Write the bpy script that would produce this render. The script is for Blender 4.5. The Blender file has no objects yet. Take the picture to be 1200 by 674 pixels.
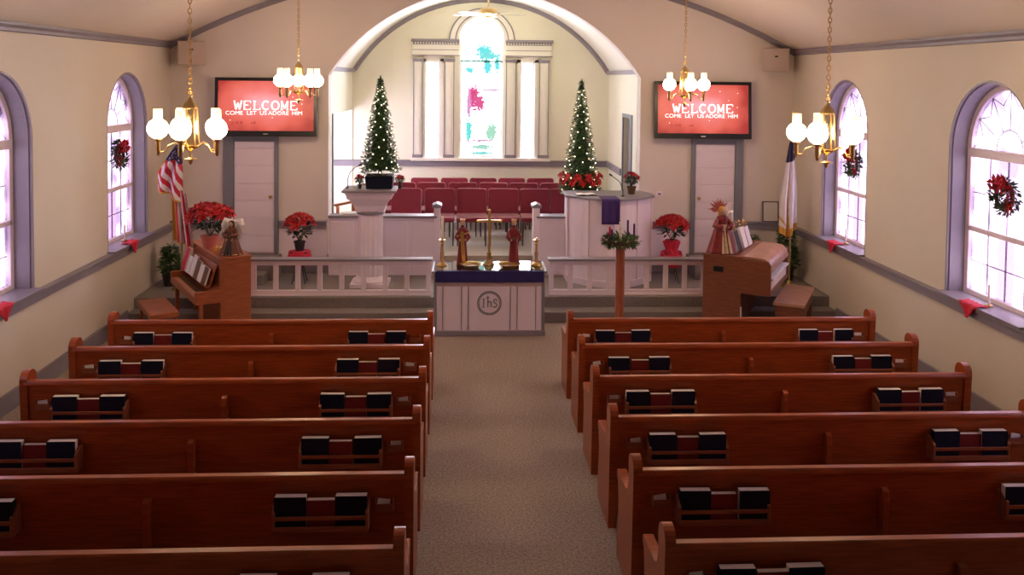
import bpy, bmesh, math, random
from mathutils import Vector, Matrix, geometry
random.seed(7)
S = bpy.context.scene
COL = S.collection
PI = math.pi
R = math.radians

# ---------------------------------------------------------------- camera, world, exposure
FPX, CX, CZ, PITCH, YAW, ROLL, PPY = 1039.055, -0.2033, 3.3819, 0.04193, 0.05483, 0.01064, -201.77
fw = Vector((math.sin(YAW)*math.cos(PITCH), math.cos(YAW)*math.cos(PITCH), -math.sin(PITCH)))
rt = Vector((math.cos(YAW), -math.sin(YAW), 0)); up = rt.cross(fw)
rt2 = math.cos(ROLL)*rt + math.sin(ROLL)*up
up2 = -math.sin(ROLL)*rt + math.cos(ROLL)*up
cd = bpy.data.cameras.new('camera'); cam = bpy.data.objects.new('camera', cd); COL.objects.link(cam)
cam.matrix_world = Matrix(((rt2.x, up2.x, -fw.x, CX), (rt2.y, up2.y, -fw.y, 0), (rt2.z, up2.z, -fw.z, CZ), (0, 0, 0, 1)))
cd.sensor_width = 36; cd.lens = 36*FPX/1200; cd.shift_y = PPY/1200; cd.clip_start = 0.05
S.camera = cam
S.view_settings.view_transform = 'Standard'; S.view_settings.look = 'None'
S.view_settings.gamma = 1; S.view_settings.use_curve_mapping = False
S.view_settings.exposure = 0.42
W_STR, W_COL = 31.0, (0.95, 0.90, 1.0)
GLOBE, GLOBE_COL = 32.0, (1.0, 0.72, 0.46)
w = bpy.data.worlds.new('world'); S.world = w; w.use_nodes = True
bg = w.node_tree.nodes['Background']; bg.inputs[0].default_value = (*W_COL, 1); bg.inputs[1].default_value = W_STR
# overcast sky, brighter towards the sun's side (+x)
_nt = w.node_tree; _tc = _nt.nodes.new('ShaderNodeTexCoord'); _sp = _nt.nodes.new('ShaderNodeSeparateXYZ'); _ma = _nt.nodes.new('ShaderNodeMath')
_ma.operation = 'MULTIPLY_ADD'; _ma.inputs[1].default_value = W_STR*0.42; _ma.inputs[2].default_value = W_STR
_nt.links.new(_tc.outputs['Generated'], _sp.inputs[0]); _nt.links.new(_sp.outputs['X'], _ma.inputs[0]); _nt.links.new(_ma.outputs[0], bg.inputs[1])
S.cycles.max_bounces = 10; S.cycles.diffuse_bounces = 6; S.cycles.transparent_max_bounces = 16
S.cycles.sample_clamp_indirect = 6

# ---------------------------------------------------------------- dimensions
XL, XR, YF, YB = -4.72, 5.08, 13.95, -2.6
XC = 0.15
ZC, ZR = 3.86, 1.09          # crown moulding, chair rail top
PZ, CHZ = 0.30, 0.60         # platform and chancel floor
CYB, CXL, CXR = 17.0, -2.31, 2.60

# ---------------------------------------------------------------- materials
def nodes(m):
    m.use_nodes = True
    return m.node_tree, m.node_tree.nodes['Principled BSDF']
def mat(name, col, rough=0.6, metal=0.0, var=0.0, scale=20.0, bump=0.0, bscale=None, stretch=None, spec=None, coat=0.0, sheen=0.0):
    m = bpy.data.materials.new(name); nt, b = nodes(m)
    b.inputs['Base Color'].default_value = (*col, 1); b.inputs['Roughness'].default_value = rough
    b.inputs['Metallic'].default_value = metal
    if spec is not None: b.inputs['Specular IOR Level'].default_value = spec
    if coat: b.inputs['Coat Weight'].default_value = coat; b.inputs['Coat Roughness'].default_value = 0.15
    if sheen: b.inputs['Sheen Weight'].default_value = sheen
    tc = nt.nodes.new('ShaderNodeTexCoord'); mp = nt.nodes.new('ShaderNodeMapping')
    nt.links.new(tc.outputs['Object'], mp.inputs[0])
    if stretch: mp.inputs['Scale'].default_value = stretch
    if var > 0 or bump > 0:
        n = nt.nodes.new('ShaderNodeTexNoise'); n.inputs['Scale'].default_value = scale; n.inputs['Detail'].default_value = 5
        nt.links.new(mp.outputs[0], n.inputs['Vector'])
    if var > 0:
        r = nt.nodes.new('ShaderNodeValToRGB')
        r.color_ramp.elements[0].position = 0.3; r.color_ramp.elements[1].position = 0.7
        r.color_ramp.elements[0].color = (*[max(0, c*(1-var)) for c in col], 1)
        r.color_ramp.elements[1].color = (*[min(1, c*(1+var)) for c in col], 1)
        nt.links.new(n.outputs['Fac'], r.inputs[0]); nt.links.new(r.outputs[0], b.inputs['Base Color'])
    if bump > 0:
        bn = nt.nodes.new('ShaderNodeBump'); bn.inputs['Strength'].default_value = bump; bn.inputs['Distance'].default_value = 0.01
        n2 = n
        if bscale:
            n2 = nt.nodes.new('ShaderNodeTexNoise'); n2.inputs['Scale'].default_value = bscale
            nt.links.new(mp.outputs[0], n2.inputs['Vector'])
        nt.links.new(n2.outputs['Fac'], bn.inputs['Height']); nt.links.new(bn.outputs[0], b.inputs['Normal'])
    return m
def emis(name, col, strength):
    m = bpy.data.materials.new(name); nt, b = nodes(m)
    b.inputs['Base Color'].default_value = (*col, 1)
    b.inputs['Emission Color'].default_value = (*col, 1); b.inputs['Emission Strength'].default_value = strength
    return m
MT = {}
MT['wall'] = mat('wall_paint', (0.72, 0.665, 0.57), 0.75, var=0.02, scale=1.5, bump=0.05, bscale=60)
MT['fwall'] = mat('front_wall_paint', (0.75, 0.685, 0.645), 0.75, var=0.02, scale=1.5)
MT['chancel'] = mat('chancel_paint', (0.86, 0.85, 0.72), 0.7, var=0.02, scale=1.5)
MT['vault'] = mat('vault_paint', (0.87, 0.86, 0.79), 0.7)
MT['ceil'] = mat('ceiling_paint', (0.70, 0.63, 0.55), 0.8, var=0.02, scale=1)
MT['grey'] = mat('grey_trim', (0.255, 0.232, 0.275), 0.45, var=0.05, scale=6)
MT['greydoor'] = mat('grey_door', (0.22, 0.23, 0.27), 0.4)
MT['white'] = mat('lavender_lit_white', (0.88, 0.78, 0.87), 0.4, var=0.02, scale=4)  # white paint with the lavender window light tinted into its base colour
MT['wood'] = mat('pew_oak', (0.32, 0.062, 0.013), 0.32, var=0.30, scale=9, stretch=(0.5, 6, 9), coat=0.25, spec=0.35)
MT['woodd'] = mat('pew_oak_dark', (0.26, 0.08, 0.035), 0.35, var=0.25, scale=9, stretch=(0.5, 6, 9))
MT['pwood'] = mat('piano_walnut', (0.36, 0.105, 0.035), 0.35, var=0.2, scale=6, stretch=(1, 1, 7), coat=0.2)
MT['owood'] = mat('organ_walnut', (0.22, 0.075, 0.035), 0.35, var=0.2, scale=6, stretch=(1, 1, 7), coat=0.2)
MT['carpet'] = mat('carpet', (0.36, 0.285, 0.24), 0.95, var=0.42, scale=55, bump=0.6, bscale=160)
MT['pcarpet'] = mat('platform_carpet', (0.24, 0.21, 0.20), 0.95, var=0.35, scale=110, bump=0.5)
MT['ccarpet'] = mat('chancel_carpet', (0.36, 0.31, 0.26), 0.95, var=0.3, scale=110, bump=0.5)
MT['black'] = mat('black_plastic', (0.012, 0.012, 0.014), 0.3)
MT['cover'] = mat('book_cover_black', (0.006, 0.010, 0.026), 0.5, var=0.2, scale=40, spec=0.2)
MT['redc'] = mat('book_cover_red', (0.16, 0.012, 0.012), 0.45, var=0.2, scale=40)
MT['brownc'] = mat('book_cover_brown', (0.10, 0.05, 0.02), 0.45)
MT['page'] = mat('pages', (0.85, 0.80, 0.76), 0.8, var=0.1, scale=200, stretch=(1, 20, 1))
MT['brass'] = mat('brass', (0.58, 0.41, 0.17), 0.28, metal=1.0)
MT['gold'] = mat('gold', (0.80, 0.55, 0.20), 0.3, metal=0.9)
MT['steel'] = mat('dark_steel', (0.09, 0.09, 0.10), 0.4, metal=0.8)
MT['red'] = mat('red_petal', (0.46, 0.006, 0.012), 0.65, var=0.25, scale=30)
MT['redcloth'] = mat('red_cloth', (0.62, 0.015, 0.05), 0.7, var=0.1, scale=30)
MT['burg'] = mat('burgundy_fabric', (0.19, 0.008, 0.026), 0.85, var=0.2, scale=150, bump=0.3, sheen=0.3)
MT['purple'] = mat('purple_cloth', (0.042, 0.014, 0.13), 0.7, var=0.15, scale=80, bump=0.2)
MT['navy'] = mat('navy_cloth', (0.016, 0.012, 0.12), 0.6, var=0.15, scale=80, bump=0.2)
MT['candp'] = mat('purple_wax', (0.05, 0.02, 0.16), 0.4)
MT['candw'] = mat('white_wax', (0.85, 0.82, 0.75), 0.4)
MT['leaf'] = mat('leaf_green', (0.022, 0.055, 0.02), 0.5, var=0.5, scale=25)
MT['pine'] = mat('pine_green', (0.065, 0.14, 0.045), 0.6, var=0.5, scale=20)
MT['bark'] = mat('bark', (0.06, 0.035, 0.02), 0.9, var=0.3, scale=30)
MT['skin'] = mat('doll_skin', (0.55, 0.33, 0.22), 0.5)
MT['hair'] = mat('doll_hair', (0.06, 0.02, 0.012), 0.7, var=0.3, scale=60)
MT['robe_g'] = mat('dark_green_robe', (0.012, 0.022, 0.018), 0.6, var=0.3, scale=30)
MT['robe_b'] = mat('brown_robe', (0.16, 0.05, 0.025), 0.6, var=0.3, scale=30)
MT['robe_r'] = mat('red_velvet', (0.20, 0.006, 0.010), 0.7, var=0.3, scale=30, sheen=0.4)
MT['cream'] = mat('cream_cloth', (0.66, 0.55, 0.32), 0.7, var=0.15, scale=30)
MT['feather'] = mat('white_feather', (0.82, 0.80, 0.78), 0.8, var=0.1, scale=60)
MT['pink'] = mat('pink_feather', (0.55, 0.16, 0.15), 0.8, var=0.3, scale=60)
MT['fringe'] = mat('gold_fringe', (0.62, 0.34, 0.06), 0.7, var=0.3, scale=120)
MT['fwhite'] = mat('flag_white', (0.75, 0.72, 0.74), 0.7)
MT['fred'] = mat('flag_red', (0.50, 0.015, 0.04), 0.7)
MT['fblue'] = mat('flag_blue', (0.035, 0.03, 0.10), 0.7)
MT['pole'] = mat('pole_oak', (0.42, 0.28, 0.12), 0.4)
MT['beige'] = mat('speaker_beige', (0.50, 0.40, 0.35), 0.6)
MT['postw'] = mat('red_oak_post', (0.40, 0.13, 0.07), 0.35, var=0.2, scale=8, stretch=(6, 6, 1))
MT['lead'] = mat('lead_came', (0.38, 0.30, 0.40), 0.5)
MT['teal'] = mat('teal_bar', (0.02, 0.16, 0.15), 0.5)
MT['tan'] = mat('tan_and_lit_walnut', (0.50, 0.27, 0.19), 0.3, var=0.15, scale=6, coat=0.3)  # own tan of the roll top; on the bench seat it paints window light
MT['bulb'] = emis('tree_bulb', (1.0, 0.85, 0.55), 7)
MT['paper'] = mat('paper', (0.75, 0.72, 0.70), 0.8)
MT['fan'] = mat('fan_blade_cream', (0.62, 0.60, 0.52), 0.5)
MT['ptrim'] = mat('taupe_panel', (0.50, 0.38, 0.36), 0.5)
MT['clay'] = mat('dark_pot', (0.03, 0.028, 0.03), 0.4)
MT['foil'] = mat('pink_foil', (0.58, 0.16, 0.13), 0.35)
MT['whitekey'] = mat('piano_key_wood', (0.58, 0.27, 0.12), 0.35)
def globe_mat():
    m = bpy.data.materials.new('lit_globe'); nt, b = nodes(m)
    b.inputs['Base Color'].default_value = (0.9, 0.85, 0.75, 1)
    b.inputs['Emission Color'].default_value = (*GLOBE_COL, 1); b.inputs['Emission Strength'].default_value = GLOBE
    return m
MT['globe'] = globe_mat()
MT['fanlamp'] = emis('fan_lamp_shade', (1.0, 0.86, 0.55), 110)
MT['chimney'] = emis('frosted_chimney', (1.0, 0.80, 0.50), 0.9)
def clear_glass(name, col, rough=0.05, fac=0.12):
    m = bpy.data.materials.new(name); m.use_nodes = True; nt = m.node_tree; nt.nodes.clear()
    o = nt.nodes.new('ShaderNodeOutputMaterial'); mx = nt.nodes.new('ShaderNodeMixShader')
    t = nt.nodes.new('ShaderNodeBsdfTransparent'); g = nt.nodes.new('ShaderNodeBsdfGlossy')
    t.inputs[0].default_value = (*col, 1); g.inputs['Roughness'].default_value = rough
    mx.inputs[0].default_value = fac
    nt.links.new(t.outputs[0], mx.inputs[1]); nt.links.new(g.outputs[0], mx.inputs[2]); nt.links.new(mx.outputs[0], o.inputs[0])
    return m, nt, t
MT['lantern'] = clear_glass('lantern_glass', (1.0, 0.93, 0.7), 0.1, 0.25)[0]
MT['tableglass'] = clear_glass('table_glass', (0.95, 0.97, 1.0), 0.02, 0.55)[0]
def side_glass():
    m, nt, t = clear_glass('lavender_glass', (0.85, 0.75, 0.95), 0.05, 0.06)
    tc = nt.nodes.new('ShaderNodeTexCoord'); sp = nt.nodes.new('ShaderNodeSeparateXYZ')
    nt.links.new(tc.outputs['Object'], sp.inputs[0])
    n = nt.nodes.new('ShaderNodeTexNoise'); n.inputs['Scale'].default_value = 3
    nt.links.new(tc.outputs['Object'], n.inputs['Vector'])
    r = nt.nodes.new('ShaderNodeValToRGB'); e = r.color_ramp.elements
    e[0].position = 0.35; e[0].color = (0.165, 0.142, 0.182, 1); e[1].position = 0.62; e[1].color = (0.32, 0.29, 0.315, 1)
    # pink centre stripe in the lower sash
    ab = nt.nodes.new('ShaderNodeMath'); ab.operation = 'ABSOLUTE'; nt.links.new(sp.outputs['Y'], ab.inputs[0])
    ge = nt.nodes.new('ShaderNodeMath'); ge.operation = 'LESS_THAN'; nt.links.new(ab.outputs[0], ge.inputs[0]); ge.inputs[1].default_value = 0.14
    lz = nt.nodes.new('ShaderNodeMath'); lz.operation = 'LESS_THAN'; nt.links.new(sp.outputs['Z'], lz.inputs[0]); lz.inputs[1].default_value = 0.75
    mu = nt.nodes.new('ShaderNodeMath'); mu.operation = 'MULTIPLY'; nt.links.new(ge.outputs[0], mu.inputs[0]); nt.links.new(lz.outputs[0], mu.inputs[1])
    mc = nt.nodes.new('ShaderNodeMix'); mc.data_type = 'RGBA'
    nt.links.new(n.outputs['Fac'], r.inputs[0]); nt.links.new(mu.outputs[0], mc.inputs[0])
    nt.links.new(r.outputs[0], mc.inputs[6]); mc.inputs[7].default_value = (0.18, 0.15, 0.185, 1)
    nt.links.new(mc.outputs[2], t.inputs[0])
    return m
MT['sglass'] = side_glass()
def stained():
    m, nt, t = clear_glass('stained_glass', (1, 1, 1), 0.05, 0.05)
    tc = nt.nodes.new('ShaderNodeTexCoord')
    blobs = [  # x, z, rx, rz, colour  (window local: x from centre, z from sill)
        (0.06, 2.02, .16, .14, (.07, .155, .15)), (-0.23, 1.68, .075, .06, (.07, .155, .15)), (0.12, 1.74, .08, .13, (.07, .155, .15)),
        (0.30, 1.78, .05, .14, (.07, .155, .15)), (0.16, 1.95, .22, .07, (.08, .155, .145)),
        (-0.16, 1.15, .11, .24, (.145, .05, .08)), (-0.04, 1.05, .10, .15, (.145, .06, .09)), (-0.24, 1.0, .04, .35, (.15, .10, .13)), (0.2, 1.3, .2, .03, (.16, .13, .15)),
        (-0.24, .52, .06, .22, (.07, .155, .14)), (0.2, .48, .10, .17, (.11, .15, .125)), (0.02, .2, .22, .05, (.11, .15, .13)), (0.0, .32, .18, .03, (.15, .11, .13)), (0.02, .08, .26, .03, (.09, .15, .14))]
    base = nt.nodes.new('ShaderNodeTexNoise'); base.inputs['Scale'].default_value = 30; base.inputs['Detail'].default_value = 3
    nt.links.new(tc.outputs['Object'], base.inputs['Vector'])
    prev = None
    for (x, z, rx, rz, c) in blobs:
        mp = nt.nodes.new('ShaderNodeMapping'); mp.vector_type = 'TEXTURE'
        mp.inputs['Location'].default_value = (x, 0, z); mp.inputs['Scale'].default_value = (rx, 100, rz)
        nt.links.new(tc.outputs['Object'], mp.inputs[0])
        ln = nt.nodes.new('ShaderNodeVectorMath'); ln.operation = 'LENGTH'; nt.links.new(mp.outputs[0], ln.inputs[0])
        a = nt.nodes.new('ShaderNodeMath'); a.operation = 'MULTIPLY_ADD'; nt.links.new(base.outputs['Fac'], a.inputs[0]); a.inputs[1].default_value = 3.2; a.inputs[2].default_value = -1.75
        s = nt.nodes.new('ShaderNodeMath'); s.operation = 'ADD'; nt.links.new(ln.outputs['Value'], s.inputs[0]); nt.links.new(a.outputs[0], s.inputs[1])
        lt = nt.nodes.new('ShaderNodeMath'); lt.operation = 'LESS_THAN'; nt.links.new(s.outputs[0], lt.inputs[0]); lt.inputs[1].default_value = 1.0
        mc = nt.nodes.new('ShaderNodeMix'); mc.data_type = 'RGBA'; nt.links.new(lt.outputs[0], mc.inputs[0])
        if prev: nt.links.new(prev, mc.inputs[6])
        else: mc.inputs[6].default_value = (0.95, 1, 0.98, 1)
        mc.inputs[7].default_value = (*c, 1); prev = mc.outputs[2]
    nt.links.new(prev, t.inputs[0])
    return m
MT['stained'] = stained()
MT['sidelight'] = clear_glass('pale_stained_glass', (0.95, 0.92, 0.97), 0.05, 0.05)[0]
def screen_mat():
    m = bpy.data.materials.new('welcome_screen'); nt, b = nodes(m)
    tc = nt.nodes.new('ShaderNodeTexCoord'); mp = nt.nodes.new('ShaderNodeMapping'); mp.vector_type = 'TEXTURE'
    mp.inputs['Location'].default_value = (0.0, 0, 0.05); mp.inputs['Scale'].default_value = (0.85, 10, 0.55); nt.links.new(tc.outputs['Object'], mp.inputs[0])
    ln = nt.nodes.new('ShaderNodeVectorMath'); ln.operation = 'LENGTH'; nt.links.new(mp.outputs[0], ln.inputs[0])
    n = nt.nodes.new('ShaderNodeTexNoise'); n.inputs['Scale'].default_value = 2.5; nt.links.new(tc.outputs['Object'], n.inputs['Vector'])
    a = nt.nodes.new('ShaderNodeMath'); a.operation = 'MULTIPLY_ADD'; nt.links.new(n.outputs['Fac'], a.inputs[0]); a.inputs[1].default_value = 0.7; nt.links.new(ln.outputs['Value'], a.inputs[2])
    r = nt.nodes.new('ShaderNodeValToRGB'); e = r.color_ramp.elements
    e[0].position = 0.3; e[0].color = (1.0, 0.42, 0.46, 1); e[1].position = 1.0; e[1].color = (0.40, 0.035, 0.03, 1)
    x = e.new(0.55); x.color = (0.85, 0.20, 0.18, 1); x = e.new(0.8); x.color = (0.72, 0.12, 0.085, 1)
    mm = nt.nodes.new('ShaderNodeMath'); mm.operation = 'MULTIPLY'; mm.inputs[1].default_value = 0.75; nt.links.new(a.outputs[0], mm.inputs[0])
    nt.links.new(mm.outputs[0], r.inputs[0]); nt.links.new(r.outputs[0], b.inputs['Emission Color']); b.inputs['Emission Strength'].default_value = 0.8
    b.inputs['Base Color'].default_value = (0.05, 0.01, 0.01, 1); b.inputs['Roughness'].default_value = 0.3
    return m
MT['screen'] = screen_mat()
MT['stext'] = emis('screen_text_white', (1, 0.92, 0.92), 1.0)
MT['stextd'] = emis('screen_text_dark', (0.25, 0.03, 0.03), 0.8)

# ---------------------------------------------------------------- mesh builder
class M:
    def __init__(s): s.v = []; s.f = []; s.m = []; s.T = None
    def add(s, vs, fs, mi=0):
        b = len(s.v)
        s.v += [tuple(s.T @ Vector(p)) if s.T is not None else tuple(p) for p in vs]
        s.f += [tuple(i+b for i in f) for f in fs]; s.m += [mi]*len(fs); return s
    def box(s, a, b, mi=0):
        x0, y0, z0 = a; x1, y1, z1 = b
        return s.add([(x0,y0,z0),(x1,y0,z0),(x1,y1,z0),(x0,y1,z0),(x0,y0,z1),(x1,y0,z1),(x1,y1,z1),(x0,y1,z1)],
                     [(0,3,2,1),(4,5,6,7),(0,1,5,4),(1,2,6,5),(2,3,7,6),(3,0,4,7)], mi)
    def hexa(s, p, mi=0): return s.add(p, [(0,3,2,1),(4,5,6,7),(0,1,5,4),(1,2,6,5),(2,3,7,6),(3,0,4,7)], mi)
    def prism(s, poly, axis, a, b, mi=0):
        """poly: 2D points; axis 'x': poly in (y,z); 'y': (x,z); 'z': (x,y)"""
        def P(u, v, t): return (t, u, v) if axis == 'x' else ((u, t, v) if axis == 'y' else (u, v, t))
        n = len(poly); vs = [P(u, v, a) for u, v in poly]+[P(u, v, b) for u, v in poly]
        return s.add(vs, [tuple(range(n))[::-1], tuple(range(n, 2*n))]+[(i, (i+1) % n, n+(i+1) % n, n+i) for i in range(n)], mi)
    def tube(s, pts, r, seg=8, mi=0, closed=False, caps=True):
        pts = [Vector(p) for p in pts]; n = len(pts); rr = r if isinstance(r, (list, tuple)) else [r]*n
        rings = []; ref = None
        for i, p in enumerate(pts):
            if closed: t = pts[(i+1) % n]-pts[i-1]
            else: t = pts[min(i+1, n-1)]-pts[max(i-1, 0)]
            t.normalize()
            if ref is None:
                ref = Vector((0, 0, 1)) if abs(t.z) < 0.9 else Vector((1, 0, 0))
            a = (ref - t*ref.dot(t)).normalized(); ref = a; b = t.cross(a)
            rings.append([p+(a*math.cos(2*PI*k/seg)+b*math.sin(2*PI*k/seg))*rr[i] for k in range(seg)])
        vs = [q for g in rings for q in g]; fs = []
        for i in range(n if closed else n-1):
            j = (i+1) % n
            for k in range(seg): fs.append((i*seg+k, i*seg+(k+1) % seg, j*seg+(k+1) % seg, j*seg+k))
        if not closed and caps: fs += [tuple(range(seg))[::-1], tuple(range((n-1)*seg, n*seg))]
        return s.add(vs, fs, mi)
    def lathe(s, prof, seg=20, c=(0, 0, 0), mi=0, fn=None):
        vs = []; n = len(prof)
        for (r, z) in prof:
            for k in range(seg):
                a = 2*PI*k/seg; q = fn(a, z, r) if fn else (r, r)
                vs.append((c[0]+q[0]*math.cos(a), c[1]+q[1]*math.sin(a), c[2]+z))
        fs = [(i*seg+k, i*seg+(k+1) % seg, (i+1)*seg+(k+1) % seg, (i+1)*seg+k) for i in range(n-1) for k in range(seg)]
        fs += [tuple(range(seg))[::-1], tuple(range((n-1)*seg, n*seg))]
        return s.add(vs, fs, mi)
    def ball(s, c, r, seg=12, rings=8, mi=0):
        rx, ry, rz = r if isinstance(r, (tuple, list)) else (r, r, r)
        prof = [(math.sin(PI*i/rings), -math.cos(PI*i/rings)) for i in range(rings+1)]
        vs = [(c[0], c[1], c[2]-rz)]
        for i in range(1, rings):
            for k in range(seg):
                a = 2*PI*k/seg; vs.append((c[0]+rx*prof[i][0]*math.cos(a), c[1]+ry*prof[i][0]*math.sin(a), c[2]+rz*prof[i][1]))
        vs.append((c[0], c[1], c[2]+rz)); L = len(vs)-1; fs = []
        for k in range(seg): fs.append((0, 1+(k+1) % seg, 1+k)); fs.append((L, L-seg+k, L-seg+(k+1) % seg))
        for i in range(rings-2):
            for k in range(seg): fs.append((1+i*seg+k, 1+i*seg+(k+1) % seg, 1+(i+1)*seg+(k+1) % seg, 1+(i+1)*seg+k))
        return s.add(vs, fs, mi)
    def grid(s, fn, nu, nv, mi=0, mfn=None):
        b = len(s.v)
        for j in range(nv+1):
            for i in range(nu+1):
                p = fn(i/nu, j/nv); s.v.append(tuple(s.T @ Vector(p)) if s.T is not None else tuple(p))
        for j in range(nv):
            for i in range(nu):
                s.f.append((b+j*(nu+1)+i, b+j*(nu+1)+i+1, b+(j+1)*(nu+1)+i+1, b+(j+1)*(nu+1)+i))
                s.m.append(mfn((i+.5)/nu, (j+.5)/nv) if mfn else mi)
        return s
    def plate(s, outer, holes, axis, a, b, mi=0):
        """flat plate with holes, extruded between a and b along axis"""
        def P(u, v, t): return (t, u, v) if axis == 'x' else ((u, t, v) if axis == 'y' else (u, v, t))
        bm = bmesh.new(); es = []
        for lp in [outer]+holes:
            vv = [bm.verts.new((u, v, 0)) for u, v in lp]
            es += [bm.edges.new((vv[i], vv[(i+1) % len(vv)])) for i in range(len(vv))]
        bmesh.ops.triangle_fill(bm, edges=es, use_beauty=True, use_dissolve=False)
        bm.verts.index_update(); n = len(bm.verts)
        base = [(v.co.x, v.co.y) for v in bm.verts]
        fs = [tuple(v.index for v in f.verts) for f in bm.faces]; bm.free()
        vs = [P(u, v, a) for u, v in base]+[P(u, v, b) for u, v in base]
        F = [f[::-1] for f in fs]+[tuple(i+n for i in f) for f in fs]; k = 0
        for lp in [outer]+holes:
            m = len(lp)
            F += [(k+i, k+(i+1) % m, n+k+(i+1) % m, n+k+i) for i in range(m)]; k += m
        return s.add(vs, F, mi)
    def build(s, name, mats, parent=None, bev=0.0, smooth=False, loc=None, keep=False):
        me = bpy.data.meshes.new(name); me.from_pydata(s.v, [], s.f)
        mats = mats if isinstance(mats, (list, tuple)) else [mats]
        for m in mats: me.materials.append(MT[m])
        me.polygons.foreach_set('material_index', s.m)
        if not keep:
            bm = bmesh.new(); bm.from_mesh(me); bmesh.ops.recalc_face_normals(bm, faces=bm.faces); bm.to_mesh(me); bm.free()
        if smooth:
            me.polygons.foreach_set('use_smooth', [True]*len(me.polygons))
            if smooth != 2: me.set_sharp_from_angle(angle=R(40))
        me.update()
        o = bpy.data.objects.new(name, me); COL.objects.link(o)
        if parent: o.parent = parent
        if loc: o.location = loc
        if bev:
            md = o.modifiers.new('bevel', 'BEVEL'); md.width = bev; md.segments = 2; md.limit_method = 'ANGLE'; md.angle_limit = R(35)
        return o
def tag(o, label, cat, group=None):
    o['label'] = label; o['category'] = cat
    if group: o['group'] = group
    return o
def thing(name, label, cat, loc=(0, 0, 0), rz=0.0, group=None):
    o = bpy.data.objects.new(name, None); COL.objects.link(o); o.empty_display_size = 0.1
    o.location = loc; o.rotation_euler = (0, 0, rz)
    return tag(o, label, cat, group)
KIDS = {}
def kids(o): return [c for c in COL.objects if c.parent == o]
def dup(root, loc, rz=None, label=None, group=None):
    def cp(o, parent):
        c = o.copy(); COL.objects.link(c)
        if parent: c.parent = parent
        for k in kids(o): cp(k, c)
        return c
    r = cp(root, None); r.location = loc
    if rz is not None: r.rotation_euler = (0, 0, rz)
    if label: r['label'] = label
    if group: r['group'] = group
    return r
def struct(o): o['kind'] = 'structure'; return o
def arc(cx, cz, r, a0, a1, n): return [(cx+r*math.cos(a0+(a1-a0)*i/n), cz+r*math.sin(a0+(a1-a0)*i/n)) for i in range(n+1)]
def archpoly(c, hw, z0, zs, n=20):  # bottom-left, bottom-right, arch back to left
    return [(c-hw, z0), (c+hw, z0)]+arc(c, zs, hw, 0, PI, n)

# ================================================================ SETTING
# floors
struct(M().box((XL-.2, YB-.2, -.1), (XR+.2, YF, 0)).build('floor', 'carpet'))
m = M(); m.box((XL, 12.37, 0), (XR, YF, PZ)); m.box((XL, 12.10, 0), (XR, 12.37, PZ/2))
struct(m.build('floor_platform', 'pcarpet', bev=.01))
m = M(); m.box((CXL-1.2, 13.95, 0), (CXR+.3, CYB, CHZ)); m.box((-.62, 13.62, PZ), (.98, 13.95, PZ+.15)); m.box((-.62, 13.80, PZ+.15), (.98, 13.95, CHZ))
struct(m.build('floor_chancel', 'ccarpet', bev=.01))
# vaulted nave ceiling
HW = (XR-XL)/2; NCX = (XR+XL)/2; RISE = 1.27; CRR = (HW*HW+RISE*RISE)/(2*RISE); CCZ = ZC+RISE-CRR
a0 = math.asin(HW/CRR)
def ceil_z(x): return CCZ+math.sqrt(CRR**2-(x-NCX)**2)
ctop = [(NCX+CRR*math.sin(-a0+2*a0*i/32), CCZ+CRR*math.cos(-a0+2*a0*i/32)) for i in range(33)]
outer = ctop+[(x, z+.15) for x, z in ctop[::-1]]
struct(M().prism(outer, 'y', YB-.2, YF+.25).build('ceiling', 'ceil', smooth=True))
# side walls with arched window holes
WC = {'L': [12.22, 8.84, 5.46], 'R': [12.02, 8.64, 5.26]}
WHW, WZ0, WZS = 0.72, 1.09, 2.69
for side, x0, x1 in (('left', XL-.3, XL), ('right', XR, XR+.3)):
    key = 'L' if side == 'left' else 'R'
    m = M(); m.plate([(YB, -.1), (YF+.25, -.1), (YF+.25, 4.1), (YB, 4.1)], [archpoly(c, WHW, WZ0, WZS) for c in WC[key]], 'x', x0, x1)
    struct(m.build('wall_'+side, 'wall'))
    sg = 1 if side == 'left' else -1; xs = XL if side == 'left' else XR
    # crown moulding, chair rail, baseboard
    m = M(); m.prism([(0, -.07), (sg*.035, -.06), (sg*.035, -.03), (sg*.07, 0), (sg*.07, .025), (0, .05)], 'y', YB, YF)
    o = m.build('trim_1' if sg > 0 else 'trim_2', 'grey'); o.location = (xs, 0, ZC); struct(o)
    m = M(); m.box((min(xs, xs+sg*.05), YB, ZR-.12), (max(xs, xs+sg*.05), YF, ZR-.025)); m.box((min(xs, xs+sg*.085), YB, ZR-.03), (max(xs, xs+sg*.085), YF, ZR))
    struct(m.build('trim_3' if sg > 0 else 'trim_4', 'grey', bev=.006))
    m = M(); m.box((min(xs, xs+sg*.03), YB, 0), (max(xs, xs+sg*.03), 12.1, .2)); struct(m.build('baseboard_'+side, 'grey', bev=.006))
struct(M().box((XL-.3, YB-.2, -.1), (XR+.3, YB, 5.3)).build('wall_back', 'wall'))
struct(M().box((XL, YB, 2.15), (XR, 0.9, 2.35)).build('floor_balcony', 'carpet'))
# front wall with arch
ARR, ARZ, AHW = 2.91, 1.84, 2.455
aa = math.acos(AHW/ARR)
arch = arc(XC, ARZ, ARR, aa, PI-aa, 32)
outer = [(XL-.3, -.1), (XC-AHW, -.1)]+arch[::-1]+[(XC+AHW, -.1), (XR+.3, -.1), (XR+.3, 3.9)]+[(x, z+.05) for x, z in ctop[::-1]]+[(XL-.3, 3.9)]
m = M(); m.plate(outer, [], 'y', YF, YF+.25); struct(m.build('wall_front', 'fwall'))
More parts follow.
